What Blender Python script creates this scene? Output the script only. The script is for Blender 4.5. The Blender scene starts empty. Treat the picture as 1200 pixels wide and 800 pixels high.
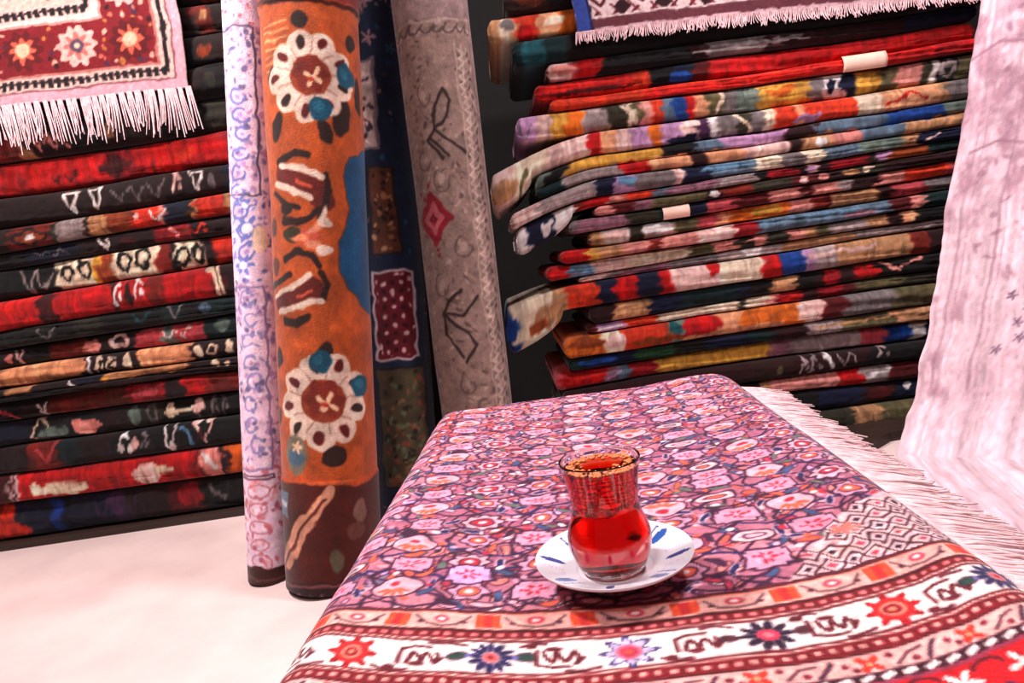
import bpy, math, random
import numpy as np
from mathutils import Vector
rng = np.random.default_rng(7)
random.seed(7)
PI = math.pi
C = bpy.context.scene.collection
S = bpy.context.scene

# ------------------------------------------------------------------ camera model (1200 x 800 frame)
FPX = 830.0
PITCH, ROLL, CAMH = math.radians(7.1), math.radians(8.5), 0.70
FW = np.array((0, math.cos(PITCH), -math.sin(PITCH)))
R0 = np.array((1.0, 0, 0)); U0 = np.array((0, math.sin(PITCH), math.cos(PITCH)))
RT = math.cos(ROLL) * R0 - math.sin(ROLL) * U0
UP = math.cos(ROLL) * U0 + math.sin(ROLL) * R0
CP = np.array((0, 0, CAMH))

def ray(x, y): return FW + (x - 600) / FPX * RT + (400 - y) / FPX * UP
def at_z(x, y, z): d = ray(x, y); return CP + d * (z - CAMH) / d[2]
def at_y(x, y, Y): d = ray(x, y); return CP + d * Y / d[1]
def proj(q):
    v = np.asarray(q, float) - CP; w = v @ FW
    return 600 + FPX * (v @ RT) / w, 400 - FPX * (v @ UP) / w

cam = bpy.data.cameras.new('camera'); co = bpy.data.objects.new('camera', cam); C.objects.link(co)
cam.sensor_fit = 'HORIZONTAL'; cam.sensor_width = 36; cam.lens = 36 * FPX / 1200; cam.clip_start = 0.02
from mathutils import Matrix
M = Matrix(((RT[0], UP[0], -FW[0], 0), (RT[1], UP[1], -FW[1], 0), (RT[2], UP[2], -FW[2], CAMH), (0, 0, 0, 1)))
co.matrix_world = M
S.camera = co

# ------------------------------------------------------------------ helpers
def lin(c):
    c = np.asarray(c, float) / 255.0
    return np.where(c <= 0.04045, c / 12.92, ((c + 0.055) / 1.055) ** 2.4)

def tag(o, label, cat, group=None):
    o['label'] = label; o['category'] = cat
    if group: o['group'] = group
    return o

def empty(name, loc, label, cat, group=None, rz=0):
    o = bpy.data.objects.new(name, None); C.objects.link(o); o.location = loc; o.rotation_euler.z = rz
    o.empty_display_size = 0.1
    return tag(o, label, cat, group)

def link(name, me, mat, parent=None, world=True):
    o = bpy.data.objects.new(name, me); C.objects.link(o)
    if mat: me.materials.append(mat)
    if parent:
        o.parent = parent
        if world: o.matrix_parent_inverse = Matrix.Translation(-Vector(parent.location))
    return o

def raw_mesh(name, V, Q, col=None, smooth=True, extra=None):
    """V (n,3); Q (m,4) quads; extra: list of polygons (index lists)"""
    me = bpy.data.meshes.new(name)
    V = np.asarray(V, np.float32); Q = np.asarray(Q, np.int32).reshape(-1, 4)
    extra = extra or []
    nl = Q.size + sum(len(e) for e in extra)
    me.vertices.add(len(V)); me.vertices.foreach_set('co', V.ravel())
    me.loops.add(nl)
    vi = np.concatenate([Q.ravel()] + [np.asarray(e, np.int32) for e in extra]).astype(np.int32)
    me.loops.foreach_set('vertex_index', vi)
    starts = list(range(0, Q.size, 4)); k = Q.size
    st = np.arange(0, Q.size, 4, dtype=np.int32); ex = []
    for e in extra: ex.append(k); k += len(e)
    st = np.concatenate([st, np.asarray(ex, np.int32)]).astype(np.int32)
    me.polygons.add(len(st)); me.polygons.foreach_set('loop_start', st)
    sm = np.ones(len(st), bool) * smooth
    if extra: sm[-len(extra):] = False
    me.polygons.foreach_set('use_smooth', sm)
    me.update(calc_edges=True); me.validate()
    if col is not None:
        a = me.color_attributes.new('Col', 'FLOAT_COLOR', 'POINT')
        c4 = np.ones((len(V), 4), np.float32); c4[:, :3] = lin(col)
        a.data.foreach_set('color', c4.ravel())
    return me

def grid_quads(nv, nu, wrap_u=False):
    i = np.arange(nv * nu).reshape(nv, nu)
    if wrap_u: i = np.concatenate([i, i[:, :1]], 1)
    return np.stack([i[:-1, :-1], i[:-1, 1:], i[1:, 1:], i[1:, :-1]], -1).reshape(-1, 4)

def noise1(x, scale, seed, octaves=3):
    x = np.asarray(x, float); out = np.zeros_like(x); a = 1.0
    r = np.random.default_rng(seed)
    for o in range(octaves):
        t = r.normal(size=512); p = x / scale * (2 ** o) + 200
        i = np.floor(p).astype(int); f = p - i; f = f * f * (3 - 2 * f)
        out += a * (t[i % 512] * (1 - f) + t[(i + 1) % 512] * f); a *= 0.5
    return out * 0.6

def noise2(x, y, sx, sy, seed, octaves=3):
    x = np.asarray(x, float); y = np.asarray(y, float); out = 0; a = 1.0
    r = np.random.default_rng(seed)
    for o in range(octaves):
        t = r.normal(size=(128, 128)); p = x / sx * 2 ** o + 500; q = y / sy * 2 ** o + 500
        i = np.floor(p).astype(int); j = np.floor(q).astype(int); f = p - i; g = q - j
        f = f * f * (3 - 2 * f); g = g * g * (3 - 2 * g)
        i0, i1, j0, j1 = i % 128, (i + 1) % 128, j % 128, (j + 1) % 128
        out = out + a * ((t[i0, j0] * (1 - f) + t[i1, j0] * f) * (1 - g) + (t[i0, j1] * (1 - f) + t[i1, j1] * f) * g); a *= 0.5
    return out * 0.6

# ------------------------------------------------------------------ a woven design: colours of the knots over a plane
class Canvas:
    def __init__(s, x0, x1, y0, y1, res, bg):
        s.x0, s.y0, s.res = x0, y0, res
        s.nx = int((x1 - x0) / res) + 2; s.ny = int((y1 - y0) / res) + 2
        s.img = np.zeros((s.ny, s.nx, 3)); s.img[:] = bg
        s.xs = x0 + np.arange(s.nx) * res; s.ys = y0 + np.arange(s.ny) * res
    def win(s, cx, cy, rx, ry):
        i0 = max(0, int((cx - rx - s.x0) / s.res) - 1); i1 = min(s.nx, int((cx + rx - s.x0) / s.res) + 3)
        j0 = max(0, int((cy - ry - s.y0) / s.res) - 1); j1 = min(s.ny, int((cy + ry - s.y0) / s.res) + 3)
        if i1 <= i0 or j1 <= j0: return None
        X, Y = np.meshgrid(s.xs[i0:i1] - cx, s.ys[j0:j1] - cy)
        return (slice(j0, j1), slice(i0, i1)), X, Y
    def mix(s, sl, m, col):
        m = np.clip(m, 0, 1)[..., None]; s.img[sl] = s.img[sl] * (1 - m) + np.asarray(col, float) * m
    def ell(s, cx, cy, rx, ry, col, rot=0, a=1, ring=None):
        k = max(rx, ry); w = s.win(cx, cy, k, k)
        if not w: return
        sl, X, Y = w; c, n = math.cos(rot), math.sin(rot)
        d = np.hypot((X * c + Y * n) / rx, (-X * n + Y * c) / ry); u = min(rx, ry) / s.res
        m = np.clip((1 - d) * u + .5, 0, 1)
        if ring: m = m * np.clip((d - (1 - ring / min(rx, ry))) * u + .5, 0, 1)
        s.mix(sl, m * a, col)
    def star(s, cx, cy, r, n, col, depth=.25, ph=0, a=1, sq=1):
        w = s.win(cx, cy, r, r)
        if not w: return
        sl, X, Y = w; Y = Y / sq; d = np.hypot(X, Y); t = np.arctan2(Y, X)
        rr = r * (1 - depth + depth * np.cos(n * (t - ph)))
        s.mix(sl, np.clip((rr - d) / s.res + .5, 0, 1) * a, col)
    def rect(s, cx, cy, hw, hh, col, rot=0, a=1):
        k = math.hypot(hw, hh); w = s.win(cx, cy, k, k)
        if not w: return
        sl, X, Y = w; c, n = math.cos(rot), math.sin(rot); x = np.abs(X * c + Y * n); y = np.abs(-X * n + Y * c)
        s.mix(sl, np.clip((hw - x) / s.res + .5, 0, 1) * np.clip((hh - y) / s.res + .5, 0, 1) * a, col)
    def dia(s, cx, cy, hw, hh, col, a=1, ring=None):
        w = s.win(cx, cy, hw, hh)
        if not w: return
        sl, X, Y = w; d = np.abs(X) / hw + np.abs(Y) / hh; u = min(hw, hh) / s.res
        m = np.clip((1 - d) * u + .5, 0, 1)
        if ring: m = m * np.clip((d - (1 - ring / min(hw, hh))) * u + .5, 0, 1)
        s.mix(sl, m * a, col)
    def line(s, pts, wd, col, a=1):
        for (x0, y0), (x1, y1) in zip(pts[:-1], pts[1:]):
            cx, cy = (x0 + x1) / 2, (y0 + y1) / 2
            w = s.win(cx, cy, abs(x1 - x0) / 2 + wd, abs(y1 - y0) / 2 + wd)
            if not w: continue
            sl, X, Y = w; X = X + cx; Y = Y + cy; dx, dy = x1 - x0, y1 - y0; L2 = dx * dx + dy * dy + 1e-12
            t = np.clip(((X - x0) * dx + (Y - y0) * dy) / L2, 0, 1)
            d = np.hypot(X - x0 - t * dx, Y - y0 - t * dy)
            s.mix(sl, np.clip((wd / 2 - d) / s.res + .5, 0, 1) * a, col)
    def arc(s, cx, cy, rx, ry, a0, a1, wd, col, a=1):
        n = 14; T = [a0 + (a1 - a0) * i / n for i in range(n + 1)]
        s.line([(cx + rx * math.cos(t), cy + ry * math.sin(t)) for t in T], wd, col, a)
    def grain(s, amp, sx, sy, seed=1):
        X, Y = np.meshgrid(s.xs, s.ys)
        s.img *= (1 + amp * noise2(X, Y, sx, sy, seed))[..., None]
        np.clip(s.img, 0, 255, out=s.img)
    def sample(s, x, y):
        u = np.clip((x - s.x0) / s.res, 0, s.nx - 1.001); v = np.clip((y - s.y0) / s.res, 0, s.ny - 1.001)
        i = u.astype(int); j = v.astype(int); f = (u - i)[..., None]; g = (v - j)[..., None]
        I = s.img
        return (I[j, i] * (1 - f) + I[j, i + 1] * f) * (1 - g) + (I[j + 1, i] * (1 - f) + I[j + 1, i + 1] * f) * g

def dye(col, g=1.0, gam=1.0):
    return np.clip(255 * g * (np.clip(col, 0, 255) / 255.0) ** gam, 0, 255)

# ------------------------------------------------------------------ materials
def nodemat(name):
    m = bpy.data.materials.new(name); m.use_nodes = True
    nt = m.node_tree; b = nt.nodes['Principled BSDF']; return m, nt, b

def carpet_mat(name, scale=260, bump=.35, sheen=.15, var=.28):
    m, nt, b = nodemat(name)
    at = nt.nodes.new('ShaderNodeAttribute'); at.attribute_name = 'Col'
    tc = nt.nodes.new('ShaderNodeTexCoord')
    n1 = nt.nodes.new('ShaderNodeTexNoise'); n1.inputs['Scale'].default_value = scale; n1.inputs['Detail'].default_value = 3
    n2 = nt.nodes.new('ShaderNodeTexNoise'); n2.inputs['Scale'].default_value = 14; n2.inputs['Detail'].default_value = 4
    mr = nt.nodes.new('ShaderNodeMapRange'); mr.inputs['From Min'].default_value = .25; mr.inputs['From Max'].default_value = .75
    mr.inputs['To Min'].default_value = 1 - var; mr.inputs['To Max'].default_value = 1 + var
    ad = nt.nodes.new('ShaderNodeMath'); ad.operation = 'ADD'
    ml = nt.nodes.new('ShaderNodeMath'); ml.operation = 'MULTIPLY'; ml.inputs[1].default_value = .5
    mx = nt.nodes.new('ShaderNodeVectorMath'); mx.operation = 'SCALE'
    L = nt.links.new
    L(tc.outputs['Object'], n1.inputs['Vector']); L(tc.outputs['Object'], n2.inputs['Vector'])
    L(n1.outputs['Fac'], ad.inputs[0]); L(n2.outputs['Fac'], ad.inputs[1]); L(ad.outputs[0], ml.inputs[0])
    L(ml.outputs[0], mr.inputs['Value']); L(mr.outputs[0], mx.inputs['Scale']); L(at.outputs['Color'], mx.inputs[0])
    L(mx.outputs[0], b.inputs['Base Color'])
    bp = nt.nodes.new('ShaderNodeBump'); bp.inputs['Strength'].default_value = bump; bp.inputs['Distance'].default_value = .004
    L(n1.outputs['Fac'], bp.inputs['Height']); L(bp.outputs[0], b.inputs['Normal'])
    b.inputs['Roughness'].default_value = .85; b.inputs['Specular IOR Level'].default_value = .2
    b.inputs['Sheen Weight'].default_value = sheen; b.inputs['Sheen Roughness'].default_value = .5
    return m

def plain_mat(name, col, rough=.8, noise=0.0, scale=8, col2=None, bump=0, bscale=60, stretch=None):
    m, nt, b = nodemat(name); L = nt.links.new
    c = list(lin(col)) + [1]; b.inputs['Roughness'].default_value = rough
    tc = nt.nodes.new('ShaderNodeTexCoord'); n = nt.nodes.new('ShaderNodeTexNoise')
    n.inputs['Scale'].default_value = scale; n.inputs['Detail'].default_value = 5
    src = tc.outputs['Object']
    if stretch:
        mp = nt.nodes.new('ShaderNodeMapping'); mp.inputs['Scale'].default_value = stretch; L(src, mp.inputs['Vector']); src = mp.outputs[0]
    L(src, n.inputs['Vector'])
    r = nt.nodes.new('ShaderNodeValToRGB'); c2 = list(lin(col2 if col2 else [v * (1 - noise) for v in col])) + [1]
    r.color_ramp.elements[0].position = .3; r.color_ramp.elements[1].position = .7
    r.color_ramp.elements[0].color = c2; r.color_ramp.elements[1].color = c
    L(n.outputs['Fac'], r.inputs[0]); L(r.outputs[0], b.inputs['Base Color'])
    if bump:
        n3 = nt.nodes.new('ShaderNodeTexNoise'); n3.inputs['Scale'].default_value = bscale; L(src, n3.inputs['Vector'])
        bp = nt.nodes.new('ShaderNodeBump'); bp.inputs['Strength'].default_value = bump; bp.inputs['Distance'].default_value = .01
        L(n3.outputs['Fac'], bp.inputs['Height']); L(bp.outputs[0], b.inputs['Normal'])
    return m

M_wool = carpet_mat('wool_pile')
M_kilim = carpet_mat('flat_weave', 420, .25, .1)
M_table_rug = carpet_mat('knotted_pile', 380, .3, .12, .2)
M_worn = carpet_mat('worn_cotton_weave', 300, .3, .1, .12)
M_fringe = plain_mat('cotton_fringe', (244, 214, 216), .9, 0, 90, (214, 168, 172))
M_tag = plain_mat('paper_tag', (248, 205, 185), .7, .08, 30)
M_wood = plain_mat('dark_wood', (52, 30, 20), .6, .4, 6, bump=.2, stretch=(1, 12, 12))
M_edge = plain_mat('blue_selvedge', (70, 95, 170), .9, .25, 120)

# ------------------------------------------------------------------ setting
def box_mesh(name, x0, x1, y0, y1, z0, z1):
    V = [(x, y, z) for z in (z0, z1) for y in (y0, y1) for x in (x0, x1)]
    Q = [(0, 2, 3, 1), (4, 5, 7, 6), (0, 1, 5, 4), (2, 6, 7, 3), (0, 4, 6, 2), (1, 3, 7, 5)]
    return raw_mesh(name, V, Q, smooth=False)

def structure(name, me, mat):
    o = link(name, me, mat); o['kind'] = 'structure'; return o

RX0, RX1, RY0, RY1, RZ = -2.9, 2.6, -2.2, 2.95, 2.75
M_floor = plain_mat('pale_floor', (232, 208, 202), .6, 0, 3.2, (206, 180, 176), .08, 40)
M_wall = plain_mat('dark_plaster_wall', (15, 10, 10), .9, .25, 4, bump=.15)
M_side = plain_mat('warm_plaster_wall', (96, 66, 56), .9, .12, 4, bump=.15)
M_ceil = plain_mat('white_ceiling', (150, 120, 105), .9, .1, 4)
structure('floor', box_mesh('floor', RX0 - .1, RX1 + .1, RY0, RY1 + .1, -.1, 0), M_floor)
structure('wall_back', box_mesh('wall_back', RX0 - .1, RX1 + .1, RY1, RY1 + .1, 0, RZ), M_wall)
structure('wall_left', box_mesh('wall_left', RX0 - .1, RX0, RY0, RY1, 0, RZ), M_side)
structure('wall_right', box_mesh('wall_right', RX1, RX1 + .1, RY0, RY1, 0, RZ), M_side)
structure('ceiling', box_mesh('ceiling', RX0 - .1, RX1 + .1, RY0, RY1 + .1, RZ, RZ + .1), M_ceil)

# ------------------------------------------------------------------ palette
K = dict(
    red=(205, 22, 26), bred=(228, 44, 34), ored=(226, 74, 40), mar=(104, 14, 20), dmar=(56, 12, 16), crim=(168, 18, 38),
    pink=(236, 160, 150), lpink=(246, 204, 196), rose=(206, 92, 100), org=(226, 122, 40), yel=(232, 178, 84), tan=(204, 156, 116),
    cream=(246, 222, 198), white=(250, 236, 232), gray=(140, 128, 128), lgray=(178, 160, 158), bgray=(112, 132, 150), teal=(32, 100, 108),
    dteal=(12, 50, 52), navy=(20, 28, 66), blue=(28, 82, 158), lblue=(120, 158, 186), olive=(116, 106, 74), dol=(66, 60, 44), ggray=(128, 142, 132),
    blk=(18, 10, 12), brn=(120, 56, 30), dbrn=(58, 26, 18), lil=(206, 160, 198), mauve=(166, 118, 134), purp=(84, 44, 84), grn=(30, 84, 48),
    peach=(240, 176, 136), obrn=(168, 84, 36), rbrn=(142, 44, 26))

# ------------------------------------------------------------------ folded rugs
def strip_canvas(x0, x1, lobes, motifs, seed):
    n = len(lobes); H = 40.0
    cv = Canvas(x0 - 4, x1 + 4, 0, H, 1.0, (40, 20, 20))
    X, Y = np.meshgrid(cv.xs, cv.ys)
    wob = 5.0 * noise2(X, Y, 30, 9, seed, 2)
    Xw = X + wob
    for k, segs in enumerate(lobes):
        rows = (cv.ys >= H * k / n) & (cv.ys <= H * (k + 1) / n + 1)
        xs = Xw[rows]; out = np.zeros(xs.shape + (3,)); out[:] = K[segs[0][1]]
        for (a, name) in segs[1:]:
            m = np.clip((xs - a) / 4 + .5, 0, 1)[..., None]; out = out * (1 - m) + np.asarray(K[name]) * m
        cv.img[rows] = out
    for mo in motifs:
        t, x, q, hw, hq, c = mo[:6]; y = q * H; hy = hq * H; col = K[c]
        if t == 'blob': cv.ell(x, y, hw, hy, col)
        elif t == 'ring': cv.ell(x, y, hw, hy, col, ring=min(hw, hy) * .45)
        elif t == 'tri':
            cv.line([(x - hw, y - hy), (x + hw, y - hy), (x, y + hy), (x - hw, y - hy)], 3.2, col)
        elif t == 'v': cv.line([(x - hw, y - hy), (x, y + hy), (x + hw, y - hy)], 3.2, col)
        elif t == 'zig':
            n_ = max(2, int(hw / 4)); cv.line([(x - hw + 2 * hw * i / n_, y + (hy if i % 2 else -hy)) for i in range(n_ + 1)], 2.6, col)
        elif t == 'bar': cv.rect(x, y, hw, hy, col)
        elif t == 'slash': cv.line([(x - hw, y - hy), (x + hw, y + hy)], 5, col)
        elif t == 'dia': cv.dia(x, y, hw, hy, col)
        elif t == 'hook':
            cv.line([(x - hw, y + hy * .8), (x - hw * .2, y - hy), (x + hw * .5, y - hy * .6)], 3.4, col); cv.ell(x + hw * .5, y + hy * .3, hw * .45, hy * .4, col)
    cv.grain(.13, 3, 30, seed + 5); cv.grain(.10, 26, 8, seed + 9)
    return cv

def folded_rug(name, X0, X1, zb, zt, Yf, lobes, motifs, seed, label, depth=.52, mat=None, yj=.008, vat=(.8, 1.5), end_w=.02, group=None, step=.004, parts=None):
    """a folded rug lying on the stack; zb, zt: functions of X giving its under and upper side; one rounded fold per lobe"""
    n = len(lobes)
    nx = max(8, int((X1 - X0) / step)); X = np.linspace(X0, X1, nx)
    B, T = zb(X), zt(X); dist = np.minimum(X - X0, X1 - X)
    sc = np.sqrt(np.clip(1 - (1 - np.clip(dist / end_w, 0, 1)) ** 2, .12, 1)); mid = (B + T) / 2
    B2 = B + (mid - B) * (1 - sc) * .8; T2 = T - (T - mid) * (1 - sc)
    yo = Yf + yj * noise1(X, .35, seed, 3) + (1 - sc) * .012
    prof = []      # (which z fraction, y inset fraction, q)
    na = max(7, 18 // n)
    for k in range(n):
        for i in range(na + 1):
            a = -PI / 2 + PI * i / na
            if k and i == 0: continue
            ca, sa = math.cos(a), math.sin(a)
            zf = (k + .5 + .5 * np.sign(sa) * abs(sa) ** .85) / n
            prof.append((zf, 1 - abs(ca) ** .7, 1 - zf))
    h = (T2 - B2); ry = np.clip(h / n * .62, .008, .036)
    rows_V = []; qs = []
    r2 = 0.10 * np.ones(nx)
    # back-bottom, lobes bottom->top, top flat, back-top
    rows_V.append(np.stack([X, yo + depth, B2], 1)); qs.append(1.0)
    for zf, yi, q in prof:
        jit = .0016 * noise2(X, np.full(nx, zf * 10), .02, 1, seed + 3, 2)
        rows_V.append(np.stack([X, yo + ry * yi + jit + .004 * noise1(X + zf, .12, seed + int(zf * n * .99), 2), B2 + h * zf], 1)); qs.append(q)
    for d in (.05, .12, depth): rows_V.append(np.stack([X, yo + d, T2], 1)); qs.append(0.0)
    nr = len(rows_V); V = np.stack(rows_V, 0)            # nr, nx, 3
    zm = float(np.mean(mid)); xp, _ = proj(np.stack([X, np.full(nx, Yf), mid], 1))
    cv = strip_canvas(float(xp.min()), float(xp.max()), lobes, motifs, seed); cv.img[:] = dye(cv.img, *vat)
    Qv = np.asarray(qs)[:, None] * np.ones((1, nx)); Xp = xp[None] * np.ones((nr, 1))
    col = cv.sample(Xp + 2.6 * noise2(Xp, Qv * 40, 9, 12, seed + 21, 2), np.clip(Qv * 40 + 4 * noise2(Xp, Qv * 40, 10, 14, seed + 22, 2), 0, 40))
    idx = np.arange(nr * nx).reshape(nr, nx)
    quads = np.concatenate([grid_quads(nr, nx), np.stack([idx[-1, :-1], idx[-1, 1:], idx[0, 1:], idx[0, :-1]], -1)])
    caps = [list(idx[::-1, 0]), list(idx[:, -1])]
    me = raw_mesh(name, V.reshape(-1, 3), quads, col.reshape(-1, 3), extra=caps)
    loc = Vector(((X0 + X1) / 2, Yf + depth / 2, float(np.mean(B))))
    me.transform(Matrix.Translation(-loc))
    o = link(name, me, mat or M_wool); o.location = loc
    tag(o, label, 'folded rug', group)
    return o, (lambda x: np.interp(x, X, yo)), X

def parse(s):
    out = []
    for lobe in s.split('|'):
        seg = []
        for tok in lobe.split():
            a, c = tok.split(':'); seg.append((float(a), c))
        out.append(seg)
    return out

# ---- left stack
YL = 2.20
XL0, XL1 = -2.15, -0.56
bound_l = [1.66, 1.565, 1.475, 1.385, 1.29, 1.197, 1.092, 1.005, .935, .879, .79, .69, .633, .568, .507, .468, .401, .321, .237, .141, .025]
ONL = 'in the left stack'
left_rows = [
    ('0:dbrn 230:obrn 250:blk', [], 'dark folded rug at the very top of the left stack, mostly behind the hanging rug'),
    ('0:dmar 225:rbrn 245:dbrn', [('blob', 238, .4, 6, .2, 'tan')], 'brown folded rug second from the top of the left stack, behind the hanging rug'),
    ('0:blk 228:dbrn', [('blob', 240, .5, 10, .2, 'obrn')], 'blackish folded rug third from the top of the left stack, behind the hanging rug'),
    ('0:dbrn 236:blk', [('blob', 246, .5, 8, .3, 'dol')], 'dark brown folded rug fourth from the top of the left stack, beside the fringed corner'),
    ('0:rbrn 20:tan 36:dmar 80:blk 120:dmar 190:blk 240:dol', [('zig', 60, .6, 20, .2, 'pink'), ('blob', 130, .5, 6, .25, 'tan'), ('v', 205, .5, 8, .3, 'gray')], 'dark folded rug with a pale stripe, just under the tassels of the hanging rug'),
    ('0:red 30:bred 60:red 120:crim 155:red 180:bred 215:red', [('dia', 132, .55, 20, .42, 'mar'), ('zig', 70, .7, 16, .12, 'mar'), ('blob', 215, .5, 14, .2, 'ored')], 'bright red folded rug directly below the fringe, left stack'),
    ('0:dmar 40:dbrn 200:dmar 260:navy', [('tri', 84, .5, 8, .38, 'white'), ('tri', 112, .5, -8, .38, 'white'), ('zig', 150, .5, 18, .25, 'gray'), ('zig', 182, .5, 10, .3, 'gray'), ('hook', 207, .5, 6, .4, 'lpink'), ('tri', 230, .45, 8, .35, 'white'), ('blob', 247, .5, 5, .2, 'gray')], 'dark folded rug with white outlined triangles on its fold, under the bright red one'),
    ('0:dbrn 10:rbrn 60:dol 67:lgray 97:dbrn 102:tan 122:obrn 150:ored 185:pink 192:navy 216:dbrn 221:tan 226:ored 262:tan', [('dia', 35, .5, 26, .5, 'dmar'), ('dia', 35, .5, 18, .34, 'obrn'), ('blob', 35, .5, 5, .14, 'white'), ('blob', 158, .4, 4, .2, 'lpink'), ('v', 185, .5, 9, .25, 'white')], 'folded rug with brown and orange blocks and a diamond, left stack'),
    ('0:blk 30:navy 90:dmar 180:crim 225:dmar', [('v', 122, .5, 5, .38, 'white'), ('zig', 60, .5, 20, .2, 'gray'), ('blob', 150, .5, 8, .2, 'mar'), ('slash', 203, .5, 4, .35, 'pink'), ('hook', 238, .5, 8, .35, 'ored'), ('blob', 218, .5, 4, .2, 'obrn')], 'dark maroon folded rug with one white spike and an orange hook, left stack'),
    ('0:blk 62:cream 108:yel 114:obrn 130:cream 184:rbrn 200:blk 205:cream 236:dmar 246:ored', [('zig', 40, .5, 18, .34, 'lgray'), ('ring', 76, .45, 9, .34, 'blk'), ('ring', 98, .45, 9, .36, 'blk'), ('ring', 146, .4, 9, .38, 'blk'), ('ring', 168, .4, 9, .38, 'blk'), ('ring', 213, .5, 8, .36, 'blk'), ('ring', 230, .5, 8, .36, 'blk')], 'folded rug with cream blocks of dark rings on its fold, left stack'),
    ('0:bred 42:mar 58:red 130:dmar 134:red 172:rbrn 190:red 248:mar 262:dmar', [('hook', 138, .4, 6, .36, 'white'), ('hook', 164, .4, 6, .36, 'white'), ('blob', 151, .5, 4, .4, 'dmar'), ('slash', 250, .5, 3, .4, 'cream'), ('slash', 257, .5, 2, .4, 'cream')], 'thin bright red folded rug with two white hooks, middle of the left stack'),
    ('0:blk 90:dol 120:blk 190:dteal 215:blk 240:dteal', [('v', 55, .5, 9, .3, 'gray'), ('zig', 96, .5, 9, .3, 'dol'), ('v', 165, .5, 10, .3, 'teal'), ('v', 205, .4, 8, .36, 'gray'), ('blob', 240, .5, 8, .3, 'bgray')], 'black folded rug with grey green figures, under the thin red one'),
    ('0:dmar 30:blk 56:rbrn 96:tan 98:dmar 160:rose 190:ggray 205:rose 240:dteal', [('blob', 10, .5, 4, .3, 'pink'), ('v', 22, .5, 5, .35, 'lpink'), ('blob', 107, .55, 9, .42, 'pink'), ('ring', 140, .5, 12, .4, 'lpink'), ('zig', 205, .5, 18, .25, 'lpink'), ('blob', 262, .4, 9, .3, 'ggray')], 'folded rug with pink and green motifs, resting on the peach one, left stack'),
    ('0:peach 98:dmar 160:peach 222:dmar', [('bar', 103, .5, 2, .5, 'white'), ('hook', 116, .5, 5, .4, 'cream'), ('hook', 131, .5, 6, .4, 'cream'), ('blob', 149, .5, 4, .42, 'cream'), ('blob', 232, .45, 5, .38, 'cream'), ('ring', 248, .45, 6, .38, 'cream'), ('blob', 268, .45, 5, .38, 'cream')], 'peach coloured folded rug with dark bands and cream ovals, left stack'),
    ('0:blk 10:tan 40:dmar 92:navy 120:dmar 124:tan 220:dmar|0:blk 80:dmar', [('slash', 86, .3, 4, .22, 'white'), ('blob', 126, .3, 4, .25, 'yel'), ('blob', 254, .3, 4, .25, 'cream'), ('blob', 268, .3, 4, .25, 'cream')], 'dark folded rug with one thin cream line, directly under the peach one'),
    ('0:blk 20:dmar 54:rbrn 120:brn 150:crim 192:dmar 214:red 240:rbrn', [('slash', 8, .7, 9, .3, 'rose'), ('v', 48, .75, 5, .4, 'white'), ('blob', 170, .5, 16, .25, 'rose')], 'brownish red folded rug without figures, lower half of the left stack'),
    ('0:navy 30:blk 120:dmar 150:dol 190:blk', [('tri', 48, .35, 14, -.4, 'cream'), ('blob', 60, .7, 18, .24, 'ggray'), ('blob', 100, .6, 17, .34, 'pink'), ('blob', 158, .45, 6, .4, 'ggray'), ('ring', 177, .45, 6, .4, 'gray'), ('blob', 198, .45, 8, .3, 'cream'), ('bar', 212, .5, 14, .16, 'cream'), ('blob', 232, .45, 7, .34, 'lpink'), ('hook', 250, .5, 4, .4, 'gray'), ('hook', 263, .5, 4, .4, 'gray')], 'black folded rug with pale trapezoids and a cream bow, lower left stack'),
    ('0:dmar 30:rbrn 70:dteal 95:dmar 130:blk', [('v', 55, .4, 12, .3, 'rose'), ('hook', 148, .45, 8, .4, 'white'), ('blob', 158, .5, 5, .24, 'lpink'), ('hook', 170, .4, 5, .3, 'gray'), ('v', 200, .45, 8, .42, 'white'), ('slash', 220, .45, 5, .36, 'lblue'), ('tri', 240, .4, 11, .4, 'lpink'), ('blob', 235, .5, 4, .2, 'mar')], 'black folded rug with white squiggles, resting on the lowest red rug'),
    ('0:mar 8:white 12:mar 16:white 20:red 90:red 235:mar 238:pink 262:dmar 268:org', [('bar', 52, .62, 16, .2, 'cream'), ('blob', 78, .72, 24, .26, 'cream'), ('blob', 42, .5, 8, .15, 'cream'), ('blob', 170, .55, 18, .32, 'lpink'), ('blob', 192, .5, 13, .14, 'cream'), ('slash', 246, .4, 6, .3, 'white')], 'red folded rug with cream leaf shapes, second from the floor in the left stack'),
    ('0:ored 18:navy 34:navy 60:blue 72:navy 130:purp 150:dmar 200:mar 235:blk', [('blob', 0, .75, 34, .3, 'ored'), ('blob', 222, .45, 16, .34, 'crim'), ('zig', 140, .5, 30, .25, 'purp'), ('slash', 255, .4, 8, .2, 'gray')], 'navy blue folded rug with an orange corner, lowest in the left stack'),
]
nb = len(bound_l)
def lb(i):
    am = .004 if 0 < i < nb - 1 else 0
    return lambda X, i=i, am=am: bound_l[i] + am * noise1(X, .5, 900 + i, 3) + (.006 * np.sin(X * 3 + i * .4) if am else 0)
for i, (sg, mo, lab) in enumerate(left_rows):
    T = lb(i); B = lb(i + 1)
    x1 = XL1 + .05 * math.sin(i * 2.3)
    folded_rug('folded_rug', XL0, x1, (lambda X, B=B: B(X) + .0015), (lambda X, T=T: T(X) - .0015), YL + .012 * math.sin(i * 1.7), parse(sg), mo, 40 + i, lab, group='folded rugs in the left stack')
pl = link('platform', box_mesh('platform', XL0 - .02, XL1 + .04, YL - .005, YL + .54, 0, .022), M_wood)
tag(pl, 'low dark board under the left stack of folded rugs', 'platform')

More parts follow.
